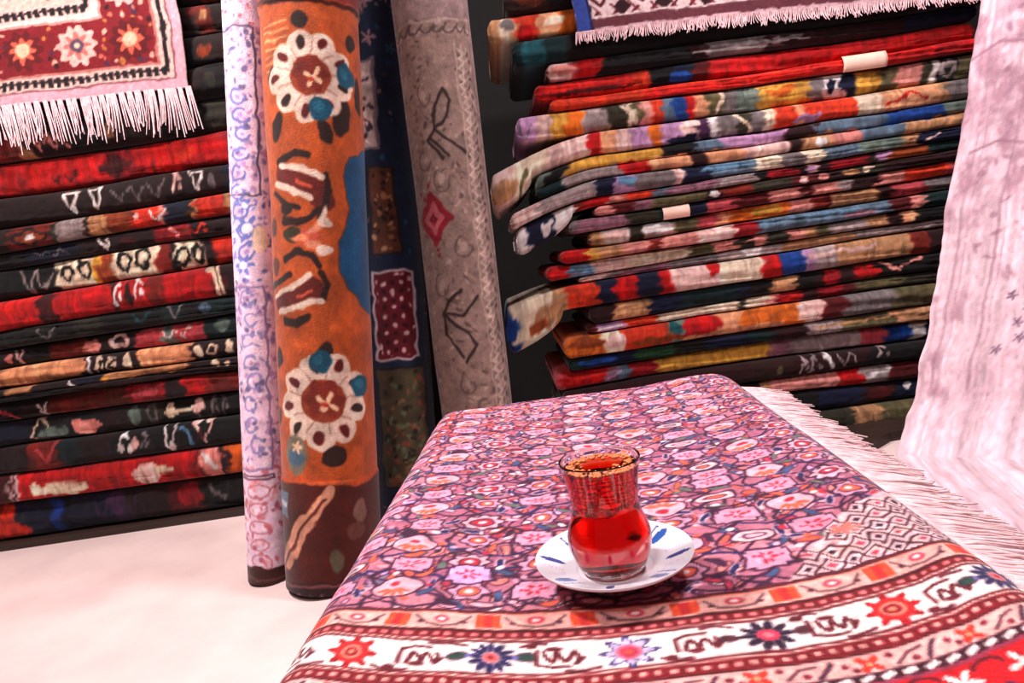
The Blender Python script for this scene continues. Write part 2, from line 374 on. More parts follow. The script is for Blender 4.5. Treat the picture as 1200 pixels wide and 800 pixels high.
# ---- right stack
YR = 2.15
def zr(y, x=900): return float(at_y(x, y, YR)[2])
bnd_px = [46, 57, 79, 94, 124, 150, 180, 197, 209, 221, 238, 256, 273, 289, 299, 328, 349, 362, 387, 403, 425, 447, 468, 492]
bound_r = [1.448, 1.368, 1.294, 1.225] + [zr(y) for y in bnd_px[1:]] + [.0]
# rows: segments, motifs, left end in the frame, droop (x where it starts, strength), label
right_rows = [
    ('560:dbrn 640:blk 760:dmar 1100:dbrn', [('blob', 620, .5, 20, .3, 'brn')], 590, None, 'dark folded rug at the very top of the right stack, above the hanging rug'),
    ('540:tan 588:cream 600:peach 606:ored 632:peach 655:org 676:obrn 700:dmar', [('blob', 596, .3, 8, .2, 'gray'), ('blob', 615, .7, 10, .3, 'red'), ('blob', 650, .4, 12, .2, 'cream')], 572, None, 'orange and cream folded rug sticking out left, top of the right stack'),
    ('560:dteal 612:teal 640:dteal 665:blk 800:blk 1080:navy 1110:dmar', [('blob', 622, .35, 12, .25, 'teal'), ('blob', 1120, .4, 16, .3, 'mar')], 600, None, 'dark teal folded rug under the orange and cream one, right stack'),
    ('600:mar 643:lpink 672:rose 680:red 706:blk 810:dmar 830:gray 900:dmar 1060:navy', [('blob', 660, .5, 14, .3, 'pink'), ('bar', 880, .62, 70, .06, 'lgray'), ('blob', 925, .45, 20, .16, 'gray')], 640, None, 'thin dark folded rug with a pink left end, just above the red ones, right stack'),
    ('600:red 640:bred 740:ored 763:blk 790:navy 806:dteal 812:mar 830:red 1000:red', [('blob', 690, .7, 60, .12, 'mar'), ('blob', 795, .7, 14, .3, 'blue')], 627, None, 'bright red folded rug broken by a navy stretch, upper of the two red right ones'),
    ('600:ored 760:bred 1000:red', [('bar', 800, .2, 140, .06, 'ored')], 645, None, 'plain orange red folded rug carrying a cream label, right stack'),
    ('600:lil 628:lpink 645:yel 664:org 682:lgray 712:dol 735:cream 741:olive 752:pink 764:ored 778:bgray 790:blue 806:red 815:peach 828:olive 846:gray 862:ggray 888:yel 950:gray 966:white 990:navy 1004:yel 1031:olive 1052:pink 1082:dol 1092:white 1102:blk 1122:olive',
     [('slash', 738, .5, 7, .4, 'cream'), ('slash', 843, .5, -4, .4, 'cream'), ('blob', 918, .4, 20, .2, 'org'), ('blob', 976, .5, 6, .3, 'navy'), ('ring', 1112, .5, 10, .4, 'lgray'), ('zig', 615, .6, 8, .3, 'gray'), ('blob', 726, .4, 6, .25, 'dol')], 605, None, 'many coloured folded rug with a yellow block, directly under the orange red one'),
    ('560:lpink 600:cream 640:lpink 690:red 704:peach 722:lpink 742:lil 764:org 776:lil 800:lpink 820:purp 834:white 846:gray 866:dol 880:gray 896:cream 908:ored 934:peach 944:ored 1004:cream 1034:peach 1100:tan 1112:gray',
     [('slash', 872, .5, 8, .4, 'cream'), ('blob', 800, .85, 18, .2, 'navy'), ('blob', 945, .75, 17, .2, 'lil'), ('slash', 1050, .5, 12, -.2, 'red'), ('slash', 1075, .5, 8, .2, 'red'), ('blob', 590, .6, 18, .3, 'tan'), ('slash', 612, .7, 6, -.3, 'olive'), ('blob', 693, .5, 7, .25, 'red')], 569, (702, .42, .050, .85, .33, 622), 'folded rug whose cream left end flops down beside the grey roll'),
    ('600:ggray 640:blk 665:yel 780:blk 815:bgray 850:lil 925:dmar 960:bgray 1040:blue 1108:ggray|600:dteal 660:lgray 730:red 765:peach 812:dmar 828:peach 874:lpink 926:dmar 938:tan 975:pink 1008:bgray 1060:tan', [('blob', 962, .8, 8, .2, 'white')], 626, (702, .42, .0, .85, .33, 640), 'folded rug with two thin edges, yellow above red, upper right stack'),
    ('560:lpink 630:lgray 700:navy 722:lil 745:gray 790:lpink 802:navy 830:bgray 886:cream 916:gray 944:cream 966:bgray 1010:ggray 1060:tan 1080:navy', [('blob', 735, .3, 10, .3, 'lblue'), ('blob', 905, .4, 12, .4, 'cream'), ('blob', 850, .3, 30, .2, 'lblue'), ('slash', 1095, .5, 8, -.2, 'lpink')], 594, (702, .42, .0, .85, .33, 600), 'grey blue folded rug with a pale drooping left end, right stack'),
    ('560:white 618:navy 650:white 675:rbrn 684:red 713:pink 732:ored 766:bgray 782:mauve 838:lgray 888:blk 900:crim 938:dmar 950:lpink 960:dmar 975:crim 1018:dbrn 1028:lil 1044:obrn 1092:dteal', [('dia', 952, .5, 9, .4, 'lil'), ('blob', 640, .5, 6, .3, 'white')], 600, (702, .42, .060, .85, .33, 672), 'red folded rug with a white and navy drooping left end, right stack'),
    ('640:dmar 688:pink 718:mar 745:mauve 768:olive 830:dmar 845:rbrn 880:dol 930:mar 960:dmar 990:dol 1040:dmar', [('blob', 838, .4, 6, .4, 'white'), ('blob', 942, .5, 6, .4, 'lpink'), ('blob', 966, .5, 8, .4, 'pink'), ('blob', 1000, .5, 10, .3, 'tan'), ('blob', 1018, .5, 5, .4, 'cream')], 697, None, 'narrow olive and maroon folded rug with white spots, right stack'),
    ('640:gray 678:mauve 735:dol 774:dteal 805:navy 830:rose 868:mar 900:pink 942:mar 955:pink 985:lgray 1000:dmar 1030:pink 1060:ored 1110:rose', [('blob', 870, .6, 16, .2, 'mar')], 667, None, 'mauve folded rug carrying a pink label, middle of the right stack'),
    ('640:dmar 690:tan 707:white 738:dol 756:white 790:olive 818:rose 840:peach 856:org 924:pink 950:rbrn 968:mar 975:tan 1030:dmar 1045:rose 1085:gray', [('blob', 722, .4, 14, .3, 'lpink'), ('blob', 900, .4, 20, .3, 'yel')], 690, None, 'folded rug with white blocks and an orange run, middle of the right stack'),
    ('640:red 687:yel 702:tan 730:pink 760:rbrn 775:pink 820:lpink 860:crim 888:bgray 1010:bgray 1045:mar 1070:pink 1085:dteal', [('bar', 950, .2, 60, .1, 'lblue'), ('blob', 1010, .7, 20, .2, 'mauve')], 657, None, 'folded rug with a red left end and a long blue grey run, right stack'),
    ('620:red 664:lblue 694:lpink 735:cream 806:olive 838:pink 866:dol 882:pink 900:dol 922:pink 940:tan 960:olive 972:lgray 1015:tan 1040:dmar 1055:peach 1072:blk', [('blob', 640, .5, 8, .3, 'bred'), ('blob', 678, .5, 8, .3, 'bgray')], 641, None, 'folded rug with a red, blue and cream left end, right stack'),
    ('640:lpink 712:lgray 730:mauve 790:gray 840:lgray 870:white 895:lgray 920:tan 1000:lgray', [('blob', 695, .5, 14, .4, 'lpink')], 679, None, 'thin pale grey folded rug like a line, middle of the right stack'),
    ('560:blue 606:cream 648:tan 664:ored 702:navy 722:red 746:navy 772:red 786:lpink 838:lpink 848:cream 894:red 916:blue 944:lil 956:lgray 985:tan 1068:rbrn 1090:dmar', [('blob', 838, .2, 9, .3, 'red'), ('blob', 640, .6, 14, .3, 'tan'), ('blob', 628, .75, 10, .2, 'obrn'), ('bar', 990, .35, 40, .08, 'lpink'), ('blob', 930, .6, 10, .3, 'blue')], 589, (674, .30, .070, .5, .22, 660), 'folded rug with cream blocks, its blue and cream left end hanging like a bag'),
    ('680:dmar 720:tan 762:navy 800:dteal 866:navy 880:blk 905:tan 935:blk 960:dmar 970:red 986:dmar 1005:rbrn 1030:blk', [('blob', 742, .7, 20, .2, 'tan'), ('blob', 977, .5, 9, .42, 'crim'), ('blob', 1018, .5, 16, .34, 'red'), ('slash', 1045, .4, 10, .3, 'pink'), ('slash', 1068, .3, 12, -.15, 'pink')], 692, None, 'dark navy and green folded rug with a red patch at right, lower right stack'),
    ('660:mar 700:lil 735:ored 770:cream 868:dol 876:cream 902:pink 914:crim 942:dmar 962:crim 985:mar 1000:olive 1060:dol', [('bar', 715, .55, 14, .12, 'white'), ('blob', 928, .5, 14, .3, 'bred')], 690, None, 'folded rug with a lilac end and a long cream run, lower right stack'),
    ('640:org 708:cream 730:ored 784:ggray 802:red 844:peach 866:org 940:lpink 962:mar 990:gray 1050:olive', [('blob', 690, .35, 22, .22, 'obrn'), ('blob', 722, .45, 12, .3, 'lpink'), ('blob', 770, .7, 30, .2, 'obrn'), ('blob', 793, .3, 8, .3, 'teal'), ('bar', 860, .85, 60, .1, 'peach')], 662, None, 'folded rug with orange blocks and an orange left end, lower right stack'),
    ('640:dteal 690:navy 745:grn 790:blk 830:navy 880:dteal 906:dmar 946:lgray 985:olive 1044:peach 1058:tan', [('bar', 1000, .4, 44, .08, 'tan'), ('blob', 700, .4, 24, .2, 'blue')], 667, None, 'dark blue green folded rug with an olive right half, lower right stack'),
    ('620:rose 660:red 708:mauve 722:bgray 738:crim 770:yel 905:mauve 925:lgray 1010:rose 1040:blue 1068:white 1085:navy', [('slash', 718, .6, 8, -.2, 'lil'), ('bar', 690, .4, 22, .1, 'bred')], 652, None, 'folded rug with a long yellow and grey mauve run, behind the table rug'),
    ('640:dmar 880:dbrn 930:dmar 1020:blk', [('hook', 944, .5, 5, .4, 'lgray'), ('hook', 956, .5, 5, .4, 'lgray'), ('slash', 973, .4, 4, .36, 'white'), ('zig', 995, .4, 12, .3, 'lgray'), ('hook', 1037, .3, 8, .36, 'lgray'), ('blob', 914, .5, 4, .16, 'olive')], 660, None, 'dark maroon folded rug with small white scrolls, above the table fringe'),
    ('640:dmar 890:tan 900:pink 985:red 1012:lgray 1042:mar', [('slash', 1030, .4, 14, -.2, 'white')], 660, None, 'folded rug with a pinkish tan block then red, beside the table fringe'),
    ('640:blk 960:navy 1010:dmar 1050:navy', [('blob', 1030, .5, 16, .3, 'mar'), ('blob', 1064, .25, 5, .2, 'white')], 660, None, 'nearly black navy folded rug, second from the floor in the right stack'),
    ('640:dol 1000:tan 1030:olive 1090:dol', [], 660, None, 'olive tan folded rug, lowest in the right stack'),
]
nbr = len(bound_r)
XR1 = 1.52
def rb(i):
    am = .0035 if 0 < i < nbr - 1 else 0
    return lambda X, i=i, am=am: bound_r[i] + am * noise1(X, .4, 700 + i, 3) + (.007 * np.sin(X * 2.2 + 1 + i * .25) if am else 0)
rug_front = {}
for i, (sg, mo, xl, droop, lab) in enumerate(right_rows):
    T0, B0 = rb(i), rb(i + 1)
    zmid = (bound_r[i] + bound_r[i + 1]) / 2
    # left end: the X whose picture column is xl, at this height (or lower, when it droops)
    def xat(px, z, Y=YR):
        a, b = -1.0, 2.0
        for _ in range(40):
            m = (a + b) / 2
            if proj((m, Y, z))[0] < px: a = m
            else: b = m
        return (a + b) / 2
    X0 = xat(xl, zmid)
    if droop:
        xs_, span = xat(droop[0], droop[3]), droop[4]; k, fat = droop[1], droop[2]; xf = xat(droop[5], zmid - .05)
        def disp(X, xs_=xs_, k=k, span=span):
            d = np.clip(xs_ - X, 0, None); return k * d ** 1.5 * .62 / span ** .5
        def T(X, T0=T0, disp=disp): return T0(X) - .0015 - disp(X)
        def B(X, B0=B0, disp=disp, fat=fat, xf=xf, X0=X0):
            e = np.clip((xf - X) / max(xf - X0, .02), 0, 1); return B0(X) + .0015 - disp(X) - fat * np.sqrt(e) * (1.5 - .5 * e)
        yf = YR - .012
    else:
        T = lambda X, T0=T0: T0(X) - .0015
        B = lambda X, B0=B0: B0(X) + .0015
        yf = YR + .012 * math.sin(i * 2.1)
    o, yfun, Xs = folded_rug('folded_rug', X0, XR1 + .03 * math.sin(i * 1.3), B, T, yf, parse(sg), mo, 140 + i, lab, mat=M_kilim, group='folded rugs in the right stack', depth=.5, vat=(.86, 1.25))
    rug_front[i] = (o, yfun, T, B)
pg = [(.12, 1.86), (.88, 1.86), (1.045, 1.985), (1.5, 1.985), (1.5, YR - .045), (.12, YR - .045)]; n_ = len(pg)  # dark slab added here in place of the shade on the floor
shade_board = link('platform', raw_mesh('platform', [(x, y, 0) for x, y in pg] + [(x, y, .028) for x, y in pg], [(i, (i + 1) % n_, (i + 1) % n_ + n_, i + n_) for i in range(n_)], smooth=False, extra=[list(range(n_ - 1, -1, -1)), list(range(n_, 2 * n_))]), M_wood)
tag(shade_board, 'added dark board standing in for floor shade along the foot of the right stack', 'platform')
def paper_tag(i, xa, xb, ya, yb):
    o, yfun, T, B = rug_front[i]
    pa = at_y(xa, (ya + yb) / 2, YR); pb = at_y(xb, (ya + yb) / 2 - (xb - xa) * .13, YR)
    n = 14; X = np.linspace(pa[0], pb[0], n); zc = (T(X) + B(X)) / 2
    hh = abs(at_y(xa, ya, YR)[2] - at_y(xa, yb, YR)[2]) / 2
    V = []
    m = 7
    for j in range(m):
        f = -1 + 2 * j / (m - 1)
        V.append(np.stack([X, yfun(X) - .008 + .010 * f * f, zc + hh * f], 1))
    V = np.concatenate(V)
    me = raw_mesh('price_tag', V, grid_quads(m, n))
    t = link('price_tag', me, M_tag, o); sm = t.modifiers.new('thickness', 'SOLIDIFY'); sm.thickness = .0015; sm.offset = 1
    t['label'] = 'pale paper label'
paper_tag(5, 986, 1037, 68, 86)
paper_tag(12, 777, 808, 243, 257)

# ------------------------------------------------------------------ fringe
def tassels(name, starts, parent, mat, wmin=.0018, strands=4, seed=3, knots=True):
    """starts: list of (p0, list of centre line points relative, width)"""
    r = random.Random(seed); V = []; Q = []
    for p0, line, wid in starts:
        for s in range(strands):
            off = (s - (strands - 1) / 2) / max(1, strands) * wid
            jx, jy = r.uniform(-.35, .35) * wid, r.uniform(-.4, .4) * wid
            ln = r.uniform(.85, 1.08)
            base = len(V); ns = len(line); k = 5
            for i, (c, side) in enumerate(line):
                f = i / (ns - 1)
                cen = np.asarray(p0) + np.asarray(c) * ln + np.asarray(side) * (off * (.75 + .7 * f) + jx * f * f)
                rad = max(wmin, wid / strands * .62) * (1.0 - .55 * f)
                nrm = np.cross(side, (np.asarray(line[min(i + 1, ns - 1)][0]) - np.asarray(line[max(i - 1, 0)][0]))); nrm = nrm / (np.linalg.norm(nrm) + 1e-9)
                cen = cen + nrm * jy * .5 * f
                for a in range(k):
                    t = 2 * PI * a / k
                    V.append(cen + np.asarray(side) * rad * math.cos(t) + nrm * rad * math.sin(t))
            for i in range(ns - 1):
                for a in range(k):
                    Q.append((base + i * k + a, base + i * k + (a + 1) % k, base + (i + 1) * k + (a + 1) % k, base + (i + 1) * k + a))
    me = raw_mesh(name, np.array(V), np.array(Q))
    return link(name, me, mat, parent)

def sheet(name, P, col, mat, parent=None, thick=.006):
    nv, nu = P.shape[:2]
    me = raw_mesh(name, P.reshape(-1, 3), grid_quads(nv, nu), col.reshape(-1, 3))
    o = link(name, me, mat, parent)
    sm = o.modifiers.new('thickness', 'SOLIDIFY'); sm.thickness = thick; sm.offset = -1
    return o

# ------------------------------------------------------------------ hanging rugs over the stacks
def hanging_rug(label, corner_px, tip_drop, other_x, Y, ztop, back, cv, width, fr_col, side, fringe_len, tw, tgap, group=None, parts=None, seed=5, slope=0, skew=0):
    """corner_px: lower corner (where its side edge ends); the hem runs level from there"""
    c = at_y(corner_px[0], corner_px[1], Y)
    zb = c[2]; Xc = c[0]
    root = empty('hanging_rug', (Xc, Y, ztop), label, 'rug', group)
    n_drop = int((ztop - zb) / .004); n_back = int(back / .03)
    W = np.linspace(0, width, int(width / .004)); X = Xc - W if side == 'right' else Xc + W
    rad = .02
    path = [(Y, zb + i * (ztop - rad - zb) / n_drop) for i in range(n_drop)]
    for i in range(7):
        a = PI * .5 * i / 6; path.append((Y + rad - rad * math.cos(a), ztop - rad + rad * math.sin(a)))
    for i in range(1, n_back + 1): path.append((Y + rad + back * i / n_back, ztop))
    path = np.array(path); L = np.concatenate([[0], np.cumsum(np.hypot(*np.diff(path, axis=0).T))])
    P = np.zeros((len(path), len(X), 3)); P[..., 0] = X[None]; P[..., 1] = path[:, :1]; P[..., 2] = path[:, 1:]
    hang = np.clip((ztop - .02 - P[..., 2]) / .2, 0, 1)
    P[..., 1] -= hang * .006 * (1 + noise2(P[..., 0], P[..., 2], .16, .4, seed, 2))
    P[..., 2] += .004 * noise1(X, .25, seed + 2)[None] * hang
    P[..., 2] -= slope * np.abs(P[..., 0] - Xc) * hang; W0 = np.abs(P[..., 0] - Xc)
    P[..., 0] += (.006 * noise1(L, .12, seed + 4) + skew * np.minimum(L, ztop - zb))[:, None]
    cv.img[:] = dye(cv.img, .84, 1.35)
    AX = W0; AY = L[:, None] * np.ones((1, len(X)))
    col = cv.sample(AX + .003 * noise2(AX, AY, .02, .02, 61, 2), AY + .003 * noise2(AX, AY, .02, .02, 62, 2))
    o = sheet('rug_field', P if side == 'left' else P[:, ::-1], col if side == 'left' else col[:, ::-1], M_table_rug, root, .006)
    # fringe
    st = []; x = 0.0; r = random.Random(seed)
    while x < width:
        i = min(len(X) - 1, int(x / width * (len(X) - 1))); p = P[0, i].copy(); p[2] += .004
        l = fringe_len * r.uniform(.8, 1.1); sl = r.uniform(-.012, .012) + tip_drop
        line = [((sl * f * f, -.012 * f + .01 * math.sin(f * 2), -l * f), (1.0, 0, 0)) for f in (0, .15, .4, .7, 1)]
        st.append((p, line, tw * r.uniform(.8, 1.15))); x += tgap * r.uniform(.8, 1.2)
    f = tassels('fringe', st, root, M_fringe, strands=4, seed=seed + 1); f['label'] = 'white cotton fringe'
    return root, P, Xc, zb

# left hanging rug: nested borders, pale inner field
px = 1 / (FPX / 2.15)       # one picture pixel at that distance, in metres
cvl = Canvas(0, 1.0, 0, 1.1, .0022, (228, 190, 184))
DX, DY = np.meshgrid(cvl.xs, cvl.ys); dm = np.minimum(DX, DY)
def band(cv, d, a, b, col):
    m = (np.clip((d - a) / cv.res + .5, 0, 1) * np.clip((b - d) / cv.res + .5, 0, 1))[..., None]
    cv.img[:] = cv.img * (1 - m) + np.asarray(col, float) * m
for a, b, c in ((0, 11, (236, 186, 196)), (11, 13, (150, 90, 100)), (13, 27, (238, 206, 196)), (27, 30, (206, 140, 130)), (30, 84, (150, 30, 44)), (84, 87, (226, 170, 160)), (87, 92, (246, 214, 206)), (92, 106, (238, 206, 196)), (106, 400, (222, 196, 184))):
    band(cvl, dm, a * px, b * px, c)
rr = random.Random(2)
for d0 in (20, 99):
    for k in range(60):
        q = d0 + 8.5 * k + 4
        for (X_, Y_) in ((q, d0), (d0, q)):
            cvl.rect(X_ * px, Y_ * px, 2.6 * px, 4.6 * px, (38, 22, 30)); cvl.rect((X_ + 2) * px, (Y_ + 1) * px, 3.4 * px, 1.4 * px, (50, 26, 34)) if X_ != d0 else cvl.rect((X_ + 1) * px, (Y_ + 2) * px, 1.4 * px, 3.4 * px, (50, 26, 34))
for k in range(9):
    q = 57 + 60 * k
    for (X_, Y_) in ((q, 57), (57, q)):
        odd = k % 2
        cvl.star(X_ * px, Y_ * px, 24 * px, 10, (236, 196, 186) if odd else (120, 20, 30), .12)
        cvl.star(X_ * px, Y_ * px, 16 * px, 8, (214, 130, 120) if odd else (226, 120, 96), .2)
        cvl.ell(X_ * px, Y_ * px, 8 * px, 8 * px, (110, 90, 110) if odd else (246, 200, 170))
        cvl.ell(X_ * px, Y_ * px, 3.5 * px, 3.5 * px, (240, 200, 180))
for k in range(420):
    a = rr.uniform(32, 420); b = rr.uniform(33, 81)
    X_, Y_ = (a, b) if k % 2 else (b, a)
    near = min(abs(((X_ if k % 2 else Y_) - 57 + 30) % 60 - 30), 30)
    if near < 20: continue
    cvl.ell(X_ * px, Y_ * px, rr.uniform(1.5, 3.6) * px, rr.uniform(1.5, 3.6) * px, rr.choice([(226, 130, 110), (210, 140, 80), (70, 16, 30), (240, 190, 170), (90, 60, 90)]), rr.uniform(0, 3))
for k in range(340):
    X_, Y_ = rr.uniform(112, 420), rr.uniform(112, 300)
    cvl.ell(X_ * px, Y_ * px, rr.uniform(2, 6) * px, rr.uniform(2, 4) * px, rr.choice([(120, 110, 110), (180, 60, 60), (140, 130, 120), (70, 50, 60), (240, 220, 214)]), rr.uniform(0, 3))
cvl.grain(.08, .006, .006, 3)
hanging_rug('red and cream bordered rug with long white tassels, hung over the left stack', (222, 103), .0, 0, YL - .035, 1.668, .35, cvl, 1.0, None, 'right', .125, .019, .0205, seed=5, slope=-.04, skew=.05)

# right hanging rug: maroon lattice on white, blue selvedge at its left
cvr = Canvas(0, 1.55, 0, .8, .0022, (240, 214, 212))
DX, DY = np.meshgrid(cvr.xs, cvr.ys)
zz = 13.0
for k in range(-40, 120):
    x0 = k * 21
    cvr.line([(x0 * px, 13 * px), ((x0 + 44) * px, 62 * px)], 3.4 * px, (122, 34, 48))
    cvr.line([((x0 + 10) * px, 13 * px), ((x0 - 34) * px, 62 * px)], 2.0 * px, (140, 60, 70))
for k in range(40):
    x0 = k * 46 + 30
    cvr.dia(x0 * px, 34 * px, 20 * px, 17 * px, (244, 222, 220))
    cvr.dia(x0 * px, 34 * px, 13 * px, 11 * px, (122, 34, 48)); cvr.dia(x0 * px, 34 * px, 7 * px, 6 * px, (246, 226, 222))
    cvr.dia((x0 + 23) * px, 22 * px, 10 * px, 9 * px, (70, 20, 30))
    cvr.dia((x0 + 23) * px, 48 * px, 10 * px, 9 * px, (70, 20, 30))
band(cvr, DY, 0, 3 * px, (236, 200, 206)); band(cvr, DY, 3 * px, 13 * px, (132, 72, 84)); band(cvr, DY, 13 * px, 15 * px, (246, 226, 224)); band(cvr, DY, 62 * px, 66 * px, (122, 34, 48)); band(cvr, DY, 70 * px, 400 * px, (150, 40, 50))
band(cvr, DX, 0, 18 * px, (74, 98, 176)); band(cvr, DX, 15 * px, 18 * px, (40, 40, 90))
cvr.grain(.08, .006, .006, 8)
hanging_rug('white and maroon lattice rug with short fringe, hung over the right stack', (676, 39), 0, 0, YR - .035, 1.456, .3, cvr, 1.45, None, 'left', .036, .016, .0125, seed=9, slope=.06)

# ------------------------------------------------------------------ standing rolls
def roll(label, pb, pt, rad, cv, wpx_mid, seed=1, lift=.0, wob=.004, base_col=None, cat='rolled rug', lips=(), hstep=.003, nth=260, vat=(.86, 1.22)):
    """axis from pb (x, y, z) at the floor to pt; the rug is wound round it, its loose edge at the back"""
    pb, pt = np.asarray(pb, float), np.asarray(pt, float); ax = pt - pb; Lh = np.linalg.norm(ax); ax /= Lh
    nh = int(Lh / hstep); h = np.linspace(0, Lh, nh); A = pb[None] + ax[None] * h[:, None]
    _, By = proj(A); v = A - CP; dep = v @ FW
    toc = (CP - (pb + pt) / 2); toc -= ax * (toc @ ax); toc /= np.linalg.norm(toc); sd = np.cross(ax, toc)   # sd points to picture left or right
    if sd @ RT < 0: sd = -sd
    th = np.linspace(-PI, PI, nth)
    Rr = rad * (1 + .0 * h)[:, None] * np.ones((1, nth)) + .010 * (th[None] / (2 * PI)) 
    Rr = Rr + wob * noise2(th[None] * rad * 2 + 0 * h[:, None], h[:, None] + 0 * th[None], .25, .3, seed, 2) * np.cos(th / 2)[None] ** 2
    for (yy, amp) in lips:
        Rr = Rr + amp * np.clip((yy - By) / 3 + .5, 0, 1)[:, None]
    P = A[:, None] + Rr[..., None] * (np.cos(th)[None, :, None] * toc + np.sin(th)[None, :, None] * sd)
    P[..., 2] = np.maximum(P[..., 2], 0.001)
    Apx = th[None] * (rad * FPX / dep)[:, None]
    cv.img[:] = dye(cv.img, *vat); Bg = By[:, None] * np.ones((1, nth))
    col = cv.sample(Apx + 2.2 * noise2(Apx, Bg, 14, 14, seed + 31, 2), Bg + 2.2 * noise2(Apx, Bg, 14, 14, seed + 32, 2))
    idx = np.arange(nh * nth).reshape(nh, nth)
    q = np.concatenate([grid_quads(nh, nth), np.stack([idx[:-1, -1], idx[:-1, 0], idx[1:, 0], idx[1:, -1]], -1)])
    me = raw_mesh('rolled_rug', P.reshape(-1, 3), q, col.reshape(-1, 3), extra=[list(idx[0, ::-1]), list(idx[-1])])
    me.transform(Matrix.Translation(-Vector(pb)))
    o = link('rolled_rug', me, M_wool); o.location = Vector(pb)
    tag(o, label, cat, 'rolled rugs standing on end'); return o

def axis_through(p_top, Yt, p_bot, Yb, ztop=1.75):
    a = at_y(p_top[0], p_top[1], Yt); b = at_y(p_bot[0], p_bot[1], Yb)
    d = (a - b) / (a[2] - b[2]); return b + d * (0 - b[2]), b + d * (ztop - b[2])

def mk(bg, half, y0=-230, y1=800, res=1.3): return Canvas(-half, half, y0, y1, res, bg)
def asn(dx, R): return R * math.asin(max(-1, min(1, dx / R)))

# orange roll
R_o = 61.0
cvo = mk((198, 98, 42), 200)
def OX(x, y): return asn(x - (366 + (y - 100) * (388 - 366) / 400), R_o)
def oell(x, y, rx, ry, c, rot=0, **k): cvo.ell(OX(x, y), y, rx, ry, c, rot, **k)
dk = (58, 30, 20); crm = (244, 216, 198); tl = (24, 96, 122); brn = (150, 62, 34)
X_, Y_ = np.meshgrid(cvo.xs, cvo.ys)
# hatched corner top-left
for k in range(14): cvo.line([(OX(312, 45), 44 + 4 * k), (OX(338, 45), 40 + 4.4 * k)], 1.8, (226, 178, 130) if k % 2 else (176, 92, 60))
def flower(cx, cy, r, teal):
    n = 9
    for k in range(n):
        t = 2 * PI * k / n + .25; a, b = cx + r * .72 * math.cos(t), cy + r * .72 * math.sin(t)
        cvo.ell(OX(a, b), b, r * .38, r * .33, crm, t)
    for k in range(n):
        t = 2 * PI * k / n + .25; a, b = cx + r * .80 * math.cos(t), cy + r * .80 * math.sin(t)
        cvo.ell(OX(a, b), b, r * .17, r * .10, (112, 26, 24) if k % 3 else dk, t); cvo.line([(OX(a + r * .3 * math.cos(t + 1.9), b + r * .3 * math.sin(t + 1.9)), b + r * .3 * math.sin(t + 1.9)), (OX(cx + r * .5 * math.cos(t + .35), cy + r * .5 * math.sin(t + .35)), cy + r * .5 * math.sin(t + .35))], 1.6, (150, 90, 80), .6)
    cvo.ell(OX(cx, cy), cy, r * .50, r * .46, (168, 76, 44)); cvo.star(OX(cx, cy), cy - r * .04, r * .46, 6, (146, 54, 36), .14)
    cvo.star(OX(cx + 4, cy), cy + 2, r * .26, 4, (250, 206, 170), .4, .5); cvo.ell(OX(cx + 2, cy), cy + 4, r * .07, r * .07, (200, 70, 50))
    for (dx, dy) in teal: cvo.ell(OX(cx + dx, cy + dy), cy + dy, 13, 13, tl); cvo.ell(OX(cx + dx - 2, cy + dy), cy + dy - 2, 6, 6, (44, 122, 146))
def leafs(lst):
    for (x, y, rx, ry, rot) in lst: oell(x, y, rx, ry, dk, rot)
leafs([(352, 45, 10, 9, 0), (322, 105, 8, 12, .3), (327, 160, 7, 16, .4), (383, 168, 9, 14, -.3), (410, 62, 9, 10, .5), (322, 440, 8, 14, -.4), (330, 415, 8, 12, .6), (385, 410, 9, 11, .2), (412, 450, 10, 16, 0), (395, 525, 14, 12, .3), (330, 480, 8, 10, 0), (400, 150, 10, 22, .1), (418, 120, 8, 22, 0)])
flower(364, 106, 47, [(14, 36), (40, -4)])
flower(383, 464, 50, [(-4, -44), (42, -14)])
def ol(pts, w, c): cvo.line([(OX(x, y), y) for x, y in pts], w, c)
MB = (118, 40, 30)
ol([(334, 214), (352, 222), (372, 232), (380, 244)], 26, MB); ol([(331, 200), (348, 190), (362, 194)], 9, dk); ol([(384, 214), (387, 234), (378, 262)], 7, dk); ol([(324, 232), (336, 244), (352, 252)], 7, dk)
ol([(333, 205), (356, 207), (380, 217)], 7.5, crm); ol([(325, 222), (345, 229), (366, 240)], 7.5, crm); ol([(350, 220), (366, 226)], 4, (206, 96, 70))
ol([(332, 354), (350, 346), (370, 340)], 24, MB); ol([(317, 340), (330, 330), (344, 322)], 8, dk); ol([(338, 374), (352, 378), (364, 372)], 9, dk); ol([(378, 322), (386, 336), (382, 350)], 7, dk)
ol([(325, 348), (346, 337), (365, 327)], 7, crm); ol([(331, 366), (352, 360), (380, 352)], 7, crm); ol([(352, 349), (368, 343)], 4, (206, 96, 70))
# centre palmette
ol([(336, 262), (352, 268), (366, 262), (374, 254)], 8, dk); ol([(338, 306), (356, 298), (370, 304), (376, 314)], 8, dk)
for (x, y, rx, ry, c, a) in ((362, 283, 18, 8, (206, 96, 72), 0), (345, 280, 11, 9, (70, 60, 34), .2), (374, 274, 13, 4, (226, 150, 120), -.5), (374, 293, 13, 4, (226, 150, 120), .5), (384, 268, 8, 6, crm, .3), (384, 299, 9, 6, crm, -.2), (381, 259, 3, 9, crm, .2), (354, 284, 12, 3, (236, 150, 110), 0), (322, 268, 8, 11, (110, 60, 30), .3), (324, 312, 8, 11, (110, 60, 30), -.3), (338, 252, 8, 6, dk, .3)):
    oell(x, y, rx, ry, c, a)
